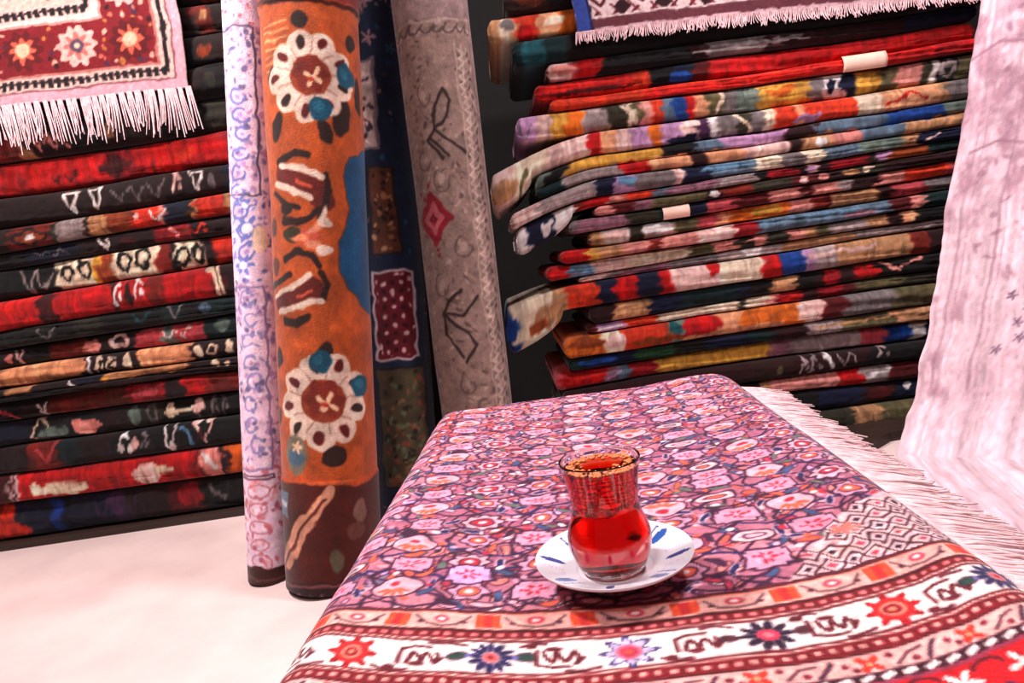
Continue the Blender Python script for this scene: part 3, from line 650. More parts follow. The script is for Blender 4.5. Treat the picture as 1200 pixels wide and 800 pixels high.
# blue bracket field on the right flank
xr = [(180, 426), (195, 408), (215, 403), (250, 408), (270, 405), (290, 399), (318, 400), (340, 408), (360, 424), (382, 442)]
ya = np.array([p[0] for p in xr]); xa = np.array([OX(p[1], p[0]) for p in xr])
edge = np.interp(Y_, ya, xa, left=999, right=999)
m = np.clip((X_ - edge) / 2 + .5, 0, 1)[..., None]; cvo.img[:] = cvo.img * (1 - m) + np.array((12, 88, 130)) * m
m = np.clip(1 - np.abs(X_ - edge) / 2.0, 0, 1)[..., None]; cvo.img[:] = cvo.img * (1 - m) + np.array((120, 62, 30)) * m
# lower left grey panel, end bands, top band
cvo.ell(OX(352, 522), 522, 17, 22, (140, 128, 110)); cvo.ell(OX(352, 522), 526, 13, 10, (92, 120, 140)); cvo.star(OX(354, 520), 514, 9, 5, (236, 200, 170), .3)
low = 556 + .02 * X_ + 3 * np.sin(X_ / 18); m = np.clip((Y_ - low) / 2 + .5, 0, 1)[..., None]
cvo.img[:] = cvo.img * (1 - m) + np.array((96, 30, 16)) * m
cvo.line([(x, 552 + .02 * x + 3 * math.sin(x / 18)) for x in range(-190, 190, 8)], 3, (214, 96, 44))
cvo.rect(OX(338, 580), 580, 12, 14, (110, 130, 150)); cvo.rect(OX(338, 580), 580, 10, 3, (200, 200, 210))
for (pts, w, c) in (([(334, 662), (343, 640), (352, 622)], 13, (214, 156, 128)), ([(343, 642), (354, 618), (366, 598)], 21, (222, 164, 136)), ([(362, 604), (376, 584), (390, 562)], 12, (222, 164, 136)), ([(338, 655), (352, 625), (366, 598), (386, 570)], 3, (110, 44, 30)), ([(326, 650), (340, 618), (356, 590)], 4, (70, 24, 16))):
    cvo.line([(OX(x, y), y) for x, y in pts], w, c)
cvo.ell(OX(425, 590), 590, 10, 14, (150, 110, 100)); cvo.ell(OX(400, 640), 640, 6, 14, (110, 100, 80)); cvo.ell(OX(420, 610), 610, 12, 9, (120, 70, 60))
m = np.clip((Y_ - 664) / 2 + .5, 0, 1)[..., None]; cvo.img[:] = cvo.img * (1 - m) + np.array((60, 24, 30)) * m
cvo.line([(-190, 668), (190, 668)], 3, (150, 90, 90))
for k in range(-12, 12): cvo.ell(k * 14, 684, 3, 8, (170, 130, 140))
top = 20 - .0009 * (X_ - 10) ** 2; m = np.clip((top - Y_) / 2 + .5, 0, 1)[..., None]; cvo.img[:] = cvo.img * (1 - m) + np.array((140, 44, 44)) * m
cvo.line([(-190 + 10 * k, 24 - .0009 * (-200 + 10 * k) ** 2) for k in range(39)], 5, (90, 36, 20))  # dark curve painted as shadow beneath the lip of the top flap
cvo.ell(asn(-25, R_o), 5, 26, 5, (246, 210, 170), .55); cvo.ell(asn(35, R_o), 2, 14, 9, (226, 150, 140)); cvo.ell(asn(-50, R_o), -2, 24, 12, (226, 150, 160))
for k in range(8): cvo.ell(rr.uniform(-90, 90), rr.uniform(-200, -20), 26, 12, rr.choice([(226, 150, 140), (246, 210, 170), (110, 30, 34)]), rr.uniform(0, 3))
cvo.grain(.10, 16, 16, 4); cvo.grain(.06, 2, 5, 6)
b, t = axis_through((362, 20), 1.72, (390, 640), 1.62)
roll('thick orange rolled rug with cream flowers and a blue flank, standing on end', b, t, .112, cvo, 122, 3, lips=((22, .004), (553, -.003)))

# pale violet roll to its left
cvp = mk((236, 206, 224), 120)
X_, Y_ = np.meshgrid(cvp.xs, cvp.ys)
def pbox(y0, y1, c):  # framed panels
    cvp.line([(-60, y0), (8, y0), (8, y1), (-60, y1)], 2.6, c)
for k in range(1700):
    y = rr.uniform(-220, 652); x = rr.uniform(-60, 60)
    if y < 40 or y > 540: c = rr.choice([(206, 120, 130), (226, 160, 166), (190, 110, 130), (250, 226, 236)])
    elif 235 < y < 330: c = rr.choice([(126, 130, 190), (150, 150, 210), (250, 230, 240), (110, 110, 170)])
    else: c = rr.choice([(150, 140, 186), (188, 150, 196), (120, 112, 150), (250, 232, 244), (206, 160, 190)])
    cvp.ell(x, y, rr.uniform(1.2, 4), rr.uniform(1.2, 4), c, rr.uniform(0, 3))
pbox(42, 232, (96, 84, 112)); pbox(338, 545, (150, 130, 170)); pbox(552, 556, (110, 80, 100))
for k in range(9):
    y = 120 + k * 22; cvp.arc(-14 + 5 * math.sin(k), y, 9, 8, 0, 5.2, 2.6, (120, 124, 186)); cvp.ell(-14 + 5 * math.sin(k), y, 3, 3, (180, 150, 200))
for k in range(8):
    y = 350 + k * 24; cvp.arc(-12 + 4 * math.sin(k * 2), y, 8, 8, .5, 5.8, 2.2, (150, 140, 190))
for (x, y, s) in ((-8, 272, 15), (-14, 310, 12), (-10, 245, 10)): cvp.star(x, y, s, 6, (122, 134, 200), .3); cvp.ell(x, y, s * .4, s * .4, (250, 236, 240))
cvp.ell(6, 285, 10, 16, (240, 214, 190))
for k in range(5): cvp.arc(-10, 570 + 20 * k, 12, 7, 0, 6.28, 1.6, (196, 120, 130))
band(cvp, Y_, 656, 900, (70, 36, 32)); cvp.line([(-100, 664), (0, 670), (100, 662)], 2, (110, 70, 70))
cvp.grain(.06, 9, 9, 4)
b, t = axis_through((288, 40), 1.80, (316, 660), 1.68)
roll('slim pale violet rolled rug with tiny blue motifs, leftmost of the standing rolls', b, t, .054, cvp, 50, 6, wob=.002, vat=(.98, 1.1))

# navy roll behind
cvn = mk((22, 34, 58), 170)
X_, Y_ = np.meshgrid(cvn.xs, cvn.ys)
for k in range(420): cvn.ell(rr.uniform(-100, 100), rr.uniform(-220, 600), rr.uniform(1, 4), rr.uniform(1, 4), rr.choice([(30, 70, 92), (16, 20, 40), (60, 50, 60), (120, 90, 96), (18, 50, 80)]), rr.uniform(0, 3))
def npanel(x, y0, y1, hw, bg, dots, edge_):
    cvn.rect(x, (y0 + y1) / 2, hw + 4, (y1 - y0) / 2 + 3, edge_); cvn.rect(x, (y0 + y1) / 2, hw, (y1 - y0) / 2, bg)
    for k in range(int((y1 - y0) * hw / 36)): cvn.ell(x + rr.uniform(-hw + 2, hw - 2), rr.uniform(y0 + 3, y1 - 3), rr.uniform(1.5, 3.6), rr.uniform(1.5, 3.6), rr.choice(dots), rr.uniform(0, 3))
npanel(-16, 84, 180, 10, (190, 164, 156), [(110, 70, 80), (60, 40, 60), (226, 200, 190)], (120, 100, 110))
npanel(-4, 205, 300, 14, (92, 52, 36), [(150, 100, 70), (40, 24, 24), (170, 130, 100)], (34, 26, 36))
npanel(0, 322, 418, 22, (98, 22, 34), [(214, 180, 180), (60, 14, 22), (200, 150, 150)], (190, 166, 170))
cvn.rect(0, 370, 17, 44, (98, 22, 34))
for k in range(9):
    for j in (-1, 0, 1): cvn.ell(j * 10, 334 + k * 9.5, 2.6, 2.6, (206, 170, 170) if (k + j) % 2 else (50, 12, 24))
npanel(2, 432, 560, 28, (72, 62, 44), [(110, 84, 60), (36, 34, 26), (120, 60, 46), (90, 96, 70)], (26, 26, 34))
for k in range(10): cvn.star(rr.uniform(-40, 30), 30 + rr.uniform(-40, 40), rr.uniform(5, 10), 5, rr.choice([(150, 110, 116), (34, 84, 110), (90, 70, 80)]), .4)
cvn.grain(.12, 9, 9, 8)
b, t = axis_through((436, 20), 2.06, (474, 520), 1.93)
roll('dark navy rolled rug with brown and maroon panels, behind the orange roll', b, t, .088, cvn, 70, 8, wob=.003, vat=(1.0, 1.05))

# grey beige roll
cvg = mk((172, 146, 136), 140)
X_, Y_ = np.meshgrid(cvg.xs, cvg.ys)
for k in range(700):
    x, y = rr.uniform(-70, 70), rr.uniform(30, 520)
    cvg.ell(x, y, rr.uniform(1, 5), rr.uniform(1, 2.4), rr.choice([(140, 114, 106), (206, 180, 168), (120, 98, 92), (190, 160, 146), (156, 128, 120)]), rr.uniform(0, 3))
FG = (70, 52, 50)
def gl_(pts, w=3.4): cvg.line([(asn(x - (512 + (y - 100) * .118), 46), y) for x, y in pts], w, FG)
for pts in ([(528, 126), (518, 114), (505, 140), (508, 158)], [(527, 128), (521, 144), (508, 158)], [(508, 158), (501, 170), (518, 190)], [(508, 158), (530, 174), (549, 192)], [(505, 168), (524, 188)]): gl_(pts)
for pts in ([(520, 363), (526, 348), (538, 338)], [(520, 363), (540, 364), (558, 346)], [(520, 363), (524, 386), (542, 412)], [(520, 363), (546, 386), (557, 400), (546, 418)]): gl_(pts)
for k in range(46):
    y = 70 + k * 10; cvg.line([(27, y), (34, y + 5), (27, y + 10)], 2, (226, 204, 190)); cvg.ell(40 + 4 * (k % 2), y + 3, 3, 3, (110, 88, 84))
    cvg.arc(36, y, 4, 4, 0, 4, 1.8, (206, 180, 170))
cvg.line([(24, 60), (24, 520)], 2, (206, 182, 170)); cvg.line([(52, 60), (52, 520)], 2, (130, 106, 100))
for (x, y, r_, c) in ((-24, 256, 24, (168, 40, 62)), (-24, 256, 15, (214, 120, 124)), (-24, 256, 7, (140, 26, 50))): cvg.dia(x, y, r_, r_ * 1.3, c)
for k in range(12): cvg.ell(-30 + rr.uniform(-12, 12), 220 + k * 7, 2.4, 2.4, (170, 60, 76))
for y in (40, 52): cvg.line([(-60, y), (60, y - 4)], 3, (206, 178, 172))
for k in range(8): cvg.arc(-50 + 14 * k, 46, 6, 5, 0, 4, 2, (110, 88, 86))
for (x, y) in ((-8, 215), (8, 290), (-6, 440), (-20, 120), (12, 470), (-22, 330), (-28, 190)): cvg.arc(x, y, 9, 12, 0, 4.6, 2.2, (130, 108, 104)); cvg.ell(x, y, 4, 5, (196, 172, 162))
band(cvg, Y_, -300, 34, (176, 150, 146)); cvg.grain(.08, 10, 10, 5); cvg.grain(.06, 3, 3, 15)
b, t = axis_through((504, 20), 1.885, (556, 460), 1.89)
roll('grey beige rolled rug with a small red diamond, rightmost of the standing rolls', b, t, .096, cvg, 88, 11, wob=.003)

# ------------------------------------------------------------------ pale rug spread down at the right
cvw = Canvas(-.02, 1.05, -.02, 2.2, .003, (232, 204, 212))
X_, Y_ = np.meshgrid(cvw.xs, cvw.ys)
st = noise2(X_, Y_, .012, .5, 3, 3)[..., None]; cvw.img *= (1 + .10 * st)
wear_shade = np.clip(noise2(X_, Y_, .035, .05, 9, 4) * .85 + .10 + 1.25 * (Y_ - .55), 0, 1)[..., None]; cvw.img[:] = cvw.img * (1 - .62 * wear_shade) + np.array((158, 116, 132)) * .62 * wear_shade  # worn mottling, with shade mixed into the colour towards the top
for x0, w, c in ((.035, .006, (176, 138, 152)), (.052, .004, (190, 150, 164)), (.12, .007, (170, 132, 146)), (.135, .004, (196, 160, 172)), (.26, .006, (182, 142, 156))):
    cvw.line([(x0, .16), (x0 + .006, .8), (x0, 2.3)], w, c, .6)
for k in range(900):
    x, y = rr.uniform(.05, 1), rr.uniform(.45, 2.0)
    cvw.ell(x, y, rr.uniform(.004, .016), rr.uniform(.003, .009), rr.choice([(160, 120, 136), (196, 150, 160), (150, 112, 130), (240, 220, 226)]), rr.uniform(0, 3), a=.55)
for (x, y) in ((.20, .33), (.22, .37), (.18, .40), (.21, .29), (.17, .26), (.24, .34)):
    cvw.star(x, y, .014, 5, (120, 92, 116), .45)
cvw.grain(.07, .006, .012, 2); cvw.img[:] = dye(cvw.img, 1.0, 1.12)
cvw.line([(.0, 1.02), (.06, 1.05), (.16, 1.03)], .008, (150, 110, 126), .8); cvw.line([(.03, .78), (.09, .80), (.2, .77)], .007, (150, 110, 126), .8)
edge_px = [(1168, -140), (1156, -60), (1147, 0), (1137, 80), (1124, 170), (1110, 240), (1096, 330), (1085, 400), (1070, 460), (1057, 530), (1052, 552)]
EP = np.array([at_y(x, y, 1.93) for x, y in edge_px]); EP = EP[np.argsort(EP[:, 2])]
zs = np.linspace(0.004, 1.72, 340); ex = np.interp(zs, EP[:, 2], EP[:, 0]); 
ex = ex + np.clip(zs - EP[-1, 2], 0, None) * .22 + .006 * noise1(zs, .08, 12)
RB = .11; flare = -np.where(zs < RB, RB - np.sqrt(np.clip(RB ** 2 - (RB - zs) ** 2, 0, None)), 0)
A_ = np.linspace(0, 1.0, 240)
ang = math.radians(-38); d = np.array((math.cos(ang), math.sin(ang))); nrm = np.array((d[1], -d[0]))      # towards the room
if nrm[1] > 0: nrm = -nrm
P = np.zeros((len(zs), len(A_), 3))
fold = .012 * np.sin(A_ * 26)[None] * np.clip(zs / 1.0, .15, 1)[:, None] + .012 * noise2(A_[None] + 0 * zs[:, None], zs[:, None] + 0 * A_[None], .12, .6, 5, 2)
off = fold - flare[:, None] * 1.0
P[..., 0] = ex[:, None] + A_[None] * d[0] + nrm[0] * off; P[..., 1] = 1.93 + A_[None] * d[1] + nrm[1] * off
P[..., 2] = zs[:, None]
col = cvw.sample(A_[None] + 0 * zs[:, None], zs[:, None] + 0 * A_[None])
tl_ = np.linspace(.60, 0, 110)[:-1]
Pt = np.zeros((len(tl_), len(A_), 3)); r0_ = P[0]
Pt[..., 0] = r0_[None, :, 0] - tl_[:, None] * .30; Pt[..., 1] = r0_[None, :, 1] - tl_[:, None] * .954
Pt[..., 2] = .004 + .010 * np.clip(noise2(A_[None] + 0 * tl_[:, None], tl_[:, None] + 0 * A_[None], .12, .18, 44, 2), 0, 1.5) * np.clip(tl_[:, None] * 8, 0, 1)
ct_ = cvw.sample(A_[None] + 0 * tl_[:, None], .02 + .3 * tl_[:, None] + 0 * A_[None])
P = np.concatenate([Pt, P]); col = np.concatenate([ct_, col])
root = sheet('draped_rug', P, col, M_worn, None, .01)
tag(root, 'large washed out pink white rug draped down at the right', 'rug')

# ------------------------------------------------------------------ table and the rug over it
TH = math.radians(3.8); OT = np.array((-.18, .40)); SA = np.array((math.cos(TH), -math.sin(TH))); TA = np.array((math.sin(TH), math.cos(TH)))
ZT = .47
def tw(s, t, z):
    s = np.asarray(s, float); t = np.asarray(t, float)
    return np.stack([OT[0] + s * SA[0] + t * TA[0], OT[1] + s * SA[1] + t * TA[1], np.asarray(z, float) + 0 * s], -1)

T0_, T1_ = -.10, .70
tb = empty('low_table', tuple(tw(.23, .3, 0)), 'low wooden table hidden beneath the patterned rug with the tea glass', 'table')
def local_box(name, s0, s1, t0, t1, z0, z1, parent, bev=.004):
    V = []
    for z in (z0, z1):
        for t in (t0, t1):
            for s in (s0, s1): V.append(tw(s, t, z))
    Q = [(0, 2, 3, 1), (4, 5, 7, 6), (0, 1, 5, 4), (2, 6, 7, 3), (0, 4, 6, 2), (1, 3, 7, 5)]
    o = link(name, raw_mesh(name, np.array(V), Q, smooth=False), M_wood, parent)
    bm = o.modifiers.new('bevel', 'BEVEL'); bm.width = bev; bm.segments = 2; return o
local_box('tabletop', .035, .425, T0_ + .03, T1_ - .03, .425, ZT - .009, tb, .01)
for s in (.05, .37):
    for t in (T0_ + .05, T1_ - .09): local_box('leg', s, s + .04, t, t + .04, 0, .425, tb)
for t in (T0_ + .06, T1_ - .08): local_box('apron', .09, .37, t, t + .02, .36, .425, tb)

# design of the table rug, in its own plane: s across, w along (w = 0 in the middle of the main border)
def warp(s):
    q = s - .26; w = np.where(q < 0, .69, 1.12) * q * q
    return np.where(s < -.02, .69 * .28 ** 2 - (s + .02) * .25, w)
cvt = Canvas(-.24, .56, -.36, 1.0, .0010, (192, 124, 144))
X_, Y_ = np.meshgrid(cvt.xs, cvt.ys)
abr = np.clip(noise2(X_, Y_, .12, .05, 31, 3) * .5 + .5, 0, 1)[..., None]
cvt.img[:] = np.array((222, 146, 156)) * abr + np.array((172, 96, 124)) * (1 - abr)
hot = np.clip(1.25 - X_ / .13, 0, 1) * np.clip((Y_ - .42) / .15, 0, 1); hot = np.clip(hot, 0, 1)[..., None] * .85
cvt.img[:] = cvt.img * (1 - hot) + np.array((226, 84, 72)) * hot
DKP = (66, 24, 58); PNK = (242, 180, 194); LIL = (224, 160, 186); ORG = (236, 106, 78); NAV = (44, 34, 92); GRY = (150, 140, 150); WHT = (250, 224, 228); RD = (196, 40, 64)
PX, PY = .0520, .0410
for k in range(2600):
    x, y = rr.uniform(-.24, .56), rr.uniform(.04, 1.0); a = rr.uniform(0, 3.1); l, w_ = rr.uniform(.004, .011), rr.uniform(.002, .0042)
    cvt.ell(x, y, l + .0014, w_ + .0014, (70, 24, 58), a); cvt.ell(x, y, l, w_, rr.choice([(240, 176, 186), (226, 150, 180), (236, 140, 130), (220, 170, 210), (236, 104, 84), (248, 214, 214), (196, 60, 84), (140, 120, 150)]), a)
# winding stems
for i in range(-6, 14):
    for sgn in (1, -1):
        pts = [(i * PX + sgn * .014 * math.sin(w / PY * PI + i), w) for w in np.arange(.03, .98, .006)]
        cvt.line(pts, .0030, DKP, .95)
for j in range(0, 25):
    for sgn in (1, -1):
        pts = [(s, .055 + j * PY + sgn * .010 * math.sin(s / PX * PI + j * 1.3)) for s in np.arange(-.23, .56, .006)]
        cvt.line(pts, .0030, DKP if (j + sgn) % 3 else NAV, .95)
def rosette(x, y, r, outer, mid, cen, n=8):
    cvt.star(x, y, r * 1.16, n, DKP, .10, sq=.82); cvt.star(x, y, r, n, outer, .12, sq=.82); cvt.ell(x, y, r * .60, r * .48, DKP, ring=.0018); cvt.ell(x, y, r * .5, r * .38, mid); cvt.ell(x, y, r * .22, r * .18, cen)
def hexa(x, y, w, h, c, cen):
    cvt.rect(x, y, w * 1.0, h * .82, DKP); cvt.rect(x, y, w * .72, h * 1.12, DKP)
    cvt.rect(x, y, w * .88, h * .66, c); cvt.rect(x, y, w * .62, h * .94, c)
    cvt.star(x, y, w * .42, 6, cen, .35); cvt.ell(x, y, w * .14, w * .14, c)
    for sx in (-.5, .5): cvt.ell(x + sx * w, y + h * .1, w * .09, w * .09, cen)
def leaf(x, y, l, w, rot, c): cvt.ell(x, y, l * 1.18, w * 1.4, WHT if c == NAV else DKP, rot, a=.8); cvt.ell(x, y, l, w, c, rot)
def palm(x, y, r, c, up):
    cvt.ell(x, y, r * 1.12, r * .92, DKP); cvt.ell(x, y, r, r * .8, PNK)
    for k in range(5):
        t = up * PI / 2 + (k - 2) * .5; cvt.ell(x + r * .55 * math.cos(t), y + r * .5 * math.sin(t), r * .30, r * .12, c, t)
    cvt.ell(x, y - up * r * .3, r * .3, r * .2, RD)
for j in range(0, 24):
    for i in range(-6, 13):
        x = i * PX + .011; y = .072 + j * PY
        typ = (i * 2 + j * 3 + (i * j) % 2) % 6; jx, jy = rr.uniform(-.004, .004), rr.uniform(-.004, .004)
        x += jx; y += jy
        if typ == 0: hexa(x, y, .0185, .0125, LIL, RD)
        elif typ == 1: rosette(x, y, .0175, PNK, RD, WHT)
        elif typ == 2: palm(x, y, .0185, ORG, 1 if j % 2 else -1)
        elif typ == 3: cvt.ell(x, y, .0180, .0105, DKP); cvt.ell(x, y, .0155, .0082, (244, 196, 200)); cvt.ell(x, y, .0090, .0044, DKP); cvt.ell(x, y, .0070, .0028, rr.choice([GRY, PNK, ORG]))
        elif typ == 4: rosette(x, y, .0155, LIL, ORG, WHT, 6)
        else: palm(x, y, .0165, (240, 130, 140), -1 if j % 2 else 1)
        for k in range(3):
            a = rr.uniform(0, 6.28); leaf(x + .026 * math.cos(a), y + .020 * math.sin(a), .0075, .0028, a + rr.uniform(.6, 2.4), rr.choice([NAV, NAV, DKP, (70, 90, 130), ORG, (110, 120, 110)]))
        for k in range(3):
            a = rr.uniform(0, 6.28); cvt.ell(x + .024 * math.cos(a), y + .019 * math.sin(a), .0032, .0026, rr.choice([WHT, PNK, ORG, RD, LIL]))
# lilac tiles seen at the left and near the glass
hexa(.116, .109 - .0143, .020, .0140, (232, 176, 226), RD); hexa(.221, .237, .018, .012, LIL, RD); hexa(.327, .255, .018, .011, LIL, RD)
# white latticed corner at the right
for (a, b) in (((.36, .445), (.050, .125)),):
    for k in range(90):
        pass
tri = np.clip(((X_ - .335) * 1.0 + (.052 - Y_) * .9) / .004, 0, 1) * np.clip((Y_ - .040) / .002, 0, 1) * np.clip((.118 - Y_ + (X_ - .40) * .5) / .004, 0, 1)
mm = np.clip(tri, 0, 1)[..., None] * .82; cvt.img[:] = cvt.img * (1 - mm) + np.array((246, 214, 212)) * mm
for k in range(-3, 12):
    for j in range(5):
        x = .345 + k * .017 + (j % 2) * .0085; y = .050 + j * .017
        if x < .335 + (y - .05) * .9 or y > .114 + (x - .40) * .5 or x > .52: continue
        cvt.dia(x, y, .0100, .0105, (74, 22, 38), ring=.0026); cvt.dia(x, y, .0035, .0035, (190, 70, 90) if (k + j) % 2 else (60, 24, 50))
cvt.star(.392, .092, .012, 6, (236, 130, 120), .3)
# borders
DR = (112, 14, 30); W2 = (250, 232, 226)
band(cvt, Y_, .0385, .0425, (96, 30, 44))
band(cvt, Y_, .0190, .0385, (240, 178, 168)); band(cvt, Y_, .0372, .0385, (226, 120, 100))
for k in range(-8, 20):
    x = k * .062 + .012
    cvt.rect(x, .0288, .0085, .0075, (232, 84, 50)); cvt.rect(x, .0288, .003, .0075, (206, 50, 50))
    cvt.line([(x + .012, .034), (x + .020, .024), (x + .031, .022), (x + .042, .024), (x + .050, .034)], .0022, (120, 84, 90)); cvt.ell(x + .031, .030, .006, .0045, (210, 70, 90)); cvt.ell(x + .031, .030, .0028, .002, W2)
    for dx in (.016, .046): cvt.ell(x + dx, .0265, .0022, .0018, (90, 40, 60))
band(cvt, Y_, .0065, .0190, (122, 18, 30)); band(cvt, Y_, .0165, .0190, (70, 12, 22)); band(cvt, Y_, .0072, .0088, (236, 190, 180))
for k in range(-80, 190): cvt.rect(k * .0085, .0132, .0022, .0018, (236, 130, 130))
band(cvt, Y_, -.0285, .0065, W2); band(cvt, Y_, .0048, .0066, (96, 16, 28)); band(cvt, Y_, -.0288, -.0262, (110, 18, 30))
def bflower(x, y, kind):
    if kind == 0:       # navy petals
        for k in range(12):
            t = 2 * PI * k / 12; cvt.ell(x + .0105 * math.cos(t), y + .0105 * math.sin(t), .0052, .0024, (44, 34, 84), t)
        cvt.ell(x, y, .0052, .0052, (230, 110, 110)); cvt.ell(x, y, .0022, .0022, (160, 40, 60))
        for sx in (-1, 1): leaf(x + sx * .0215, y + .0005, .0062, .0036, 0, (48, 74, 66)); cvt.ell(x + sx * .0150, y, .002, .002, (120, 110, 180))
    elif kind == 1:     # eight pointed blue star
        cvt.star(x, y, .0175, 8, (62, 56, 110), .22); cvt.star(x, y, .0140, 8, (206, 190, 226), .2); cvt.ell(x, y, .0078, .0078, (226, 110, 130)); cvt.ell(x, y, .0056, .0056, (190, 60, 90)); cvt.ell(x, y, .0024, .0024, (230, 90, 60))
    elif kind == 2:     # red star
        cvt.star(x, y, .0175, 8, (176, 20, 32), .25); cvt.ell(x, y, .0115, .0115, (206, 36, 40)); cvt.ell(x, y, .0072, .0072, (240, 140, 120)); cvt.ell(x, y, .0048, .0048, (150, 20, 34)); cvt.ell(x, y, .0022, .0022, (240, 150, 120))
    else:               # dark petals, red heart
        for k in range(10):
            t = 2 * PI * k / 10; cvt.ell(x + .0105 * math.cos(t), y + .0105 * math.sin(t), .0055, .0028, (46, 24, 52), t)
        cvt.ell(x, y, .0064, .0064, (214, 60, 90)); cvt.ell(x, y, .003, .003, (240, 120, 130))
        for sx in (-1, 1): leaf(x + sx * .021, y, .005, .003, 0, (90, 44, 50))
ROS = [(-.108, 1), (-.03, 3), (.052, 2), (.141, 0), (.221, 1), (.299, 3), (.374, 2), (.446, 0), (.52, 1)]
for n_, ((x, kd), (x2, _k)) in enumerate(zip(ROS[:-1], ROS[1:])):
    bflower(x, -.011, kd)
    m_ = (x + x2) / 2; f_ = 1 if n_ % 2 else -1
    c_ = (104, 26, 40)
    cvt.line([(x + .017, -.011 + f_ * .011), (x + .026, -.011 + f_ * .015), (m_ - .006, -.011 + f_ * .0135)], .0026, c_)
    cvt.line([(x2 - .017, -.011 - f_ * .012), (x2 - .028, -.011 - f_ * .0145), (m_ + .004, -.011 - f_ * .014)], .0026, c_)
    cvt.line([(m_ - .0125, -.011 + f_ * .007), (m_ - .0125, -.011 - f_ * .007), (m_ - .004, -.011 - f_ * .010), (m_ + .006, -.011 - f_ * .0095)], .0026, c_)
    cvt.line([(m_ - .0080 + .0165 * q / 30, -.0115 + f_ * (.0062 - .0105 * abs(math.sin(q / 30 * 2 * PI))) * (1 - .2 * q / 30)) for q in range(31)], .0026, c_)
    cvt.line([(m_ + .0085, -.0115 + f_ * .0045), (m_ + .0115, -.0115 + f_ * .001), (m_ + .0108, -.0115 - f_ * .004)], .0024, c_); cvt.ell(m_ - .002, -.011 + f_ * .0078, .0050, .0024, c_)
    cvt.line([(m_ + .010, -.018), (m_ + .014, -.0125)], .003, c_); cvt.ell(m_ - .017, -.011 + f_ * .012, .004, .003, c_)
band(cvt, Y_, -.0405, -.0285, (126, 16, 30)); band(cvt, Y_, -.0300, -.0285, (240, 190, 180)); band(cvt, Y_, -.0418, -.0405, (70, 12, 24))
for k in range(-80, 190): cvt.rect(k * .0085 + .004, -.0352, .0022, .0018, (244, 170, 160))
band(cvt, Y_, -.0570, -.0418, (244, 186, 178))
for k in range(-8, 20):
    x = k * .058 + .05
    cvt.star(x, -.0495, .0085, 4, (226, 60, 46), .3, .78); cvt.ell(x, -.0495, .002, .002, (250, 160, 120))
    cvt.line([(x + .014, -.054), (x + .022, -.047), (x + .030, -.0455)], .0022, (110, 60, 74)); cvt.line([(x + .030, -.055), (x + .038, -.045)], .0030, (90, 50, 70))
    for dx, dy in ((.012, -.046), (.024, -.053), (.044, -.049), (.049, -.053)): cvt.ell(x + dx, dy, .0022, .0022, (130, 40, 60))
band(cvt, Y_, -.0650, -.0570, (64, 18, 36))
for k in range(-60, 140): cvt.rect(k * .0115, -.0610, .0040, .0020, (250, 226, 222), .35)
band(cvt, Y_, -.40, -.0650, (206, 16, 30)); band(cvt, Y_, -.0672, -.0650, (150, 60, 90))
for k in range(-10, 30):
    x = k * .034; cvt.star(x, -.080, .010, 5, W2, .4, k); cvt.arc(x + .017, -.074, .008, .005, 0, 3.1, .002, (90, 20, 40)); cvt.ell(x + .017, -.092, .004, .004, (40, 40, 90)); cvt.star(x + .01, -.112, .010, 6, W2, .3)
cvt.grain(.10, .004, .004, 3)

# shape of the rug over the table: arc length across -> (s, z); along -> (t, z)
def edge_curve(flat0, flat1, r0, drop0, r1, ang1, tail1, n_per):
    pts = [];
    L0 = r0 * PI / 2
    u = np.arange(-(L0 + drop0), (flat1 - flat0) + r1 * ang1 + tail1, n_per)
    s = np.zeros_like(u); z = np.zeros_like(u); W = flat1 - flat0
    for i, a in enumerate(u):
        if a < -L0: s[i] = flat0 - r0; z[i] = -r0 - (-L0 - a)
        elif a < 0: t = -a / r0; s[i] = flat0 - r0 * math.sin(t); z[i] = -r0 * (1 - math.cos(t))
        elif a < W: s[i] = flat0 + a
        elif a < W + r1 * ang1: t = (a - W) / r1; s[i] = flat1 + r1 * math.sin(t); z[i] = -r1 * (1 - math.cos(t))
        else:
            e = a - W - r1 * ang1; s[i] = flat1 + r1 * math.sin(ang1) + e * math.cos(ang1); z[i] = -r1 * (1 - math.cos(ang1)) - e * math.sin(ang1)
    return u + flat0, s, z
step = .0016
us, ss, zs_ = edge_curve(.035, .425, .042, .17, .050, .75, .018, step)
ut, tt, zt_ = edge_curve(T0_ + .02, T1_ - .02, .045, .14, .022, PI / 2, .15, step)
Sg, Tg = np.meshgrid(ss, tt); Zg = zs_[None] + zt_[:, None]
Ug, Vg = np.meshgrid(us, ut)
flatness = np.exp(-np.abs(Zg) / .03)
bump = .0022 * noise2(Ug, Vg, .09, .12, 77, 2) * flatness + .006 * np.exp(-((Ug - .40) / .06) ** 2 - ((Vg - .66) / .05) ** 2)
sagx = (.012 * np.sin(Vg * 9) + .006 * np.sin(Vg * 21)) * np.clip(-zs_[None] - .04, 0, 1) * 4
P = tw(Sg - sagx * 0.4, Tg + .010 * noise1(us, .14, 5)[None] * np.clip(-zt_[:, None] / .06, 0, 1), ZT + Zg + bump)
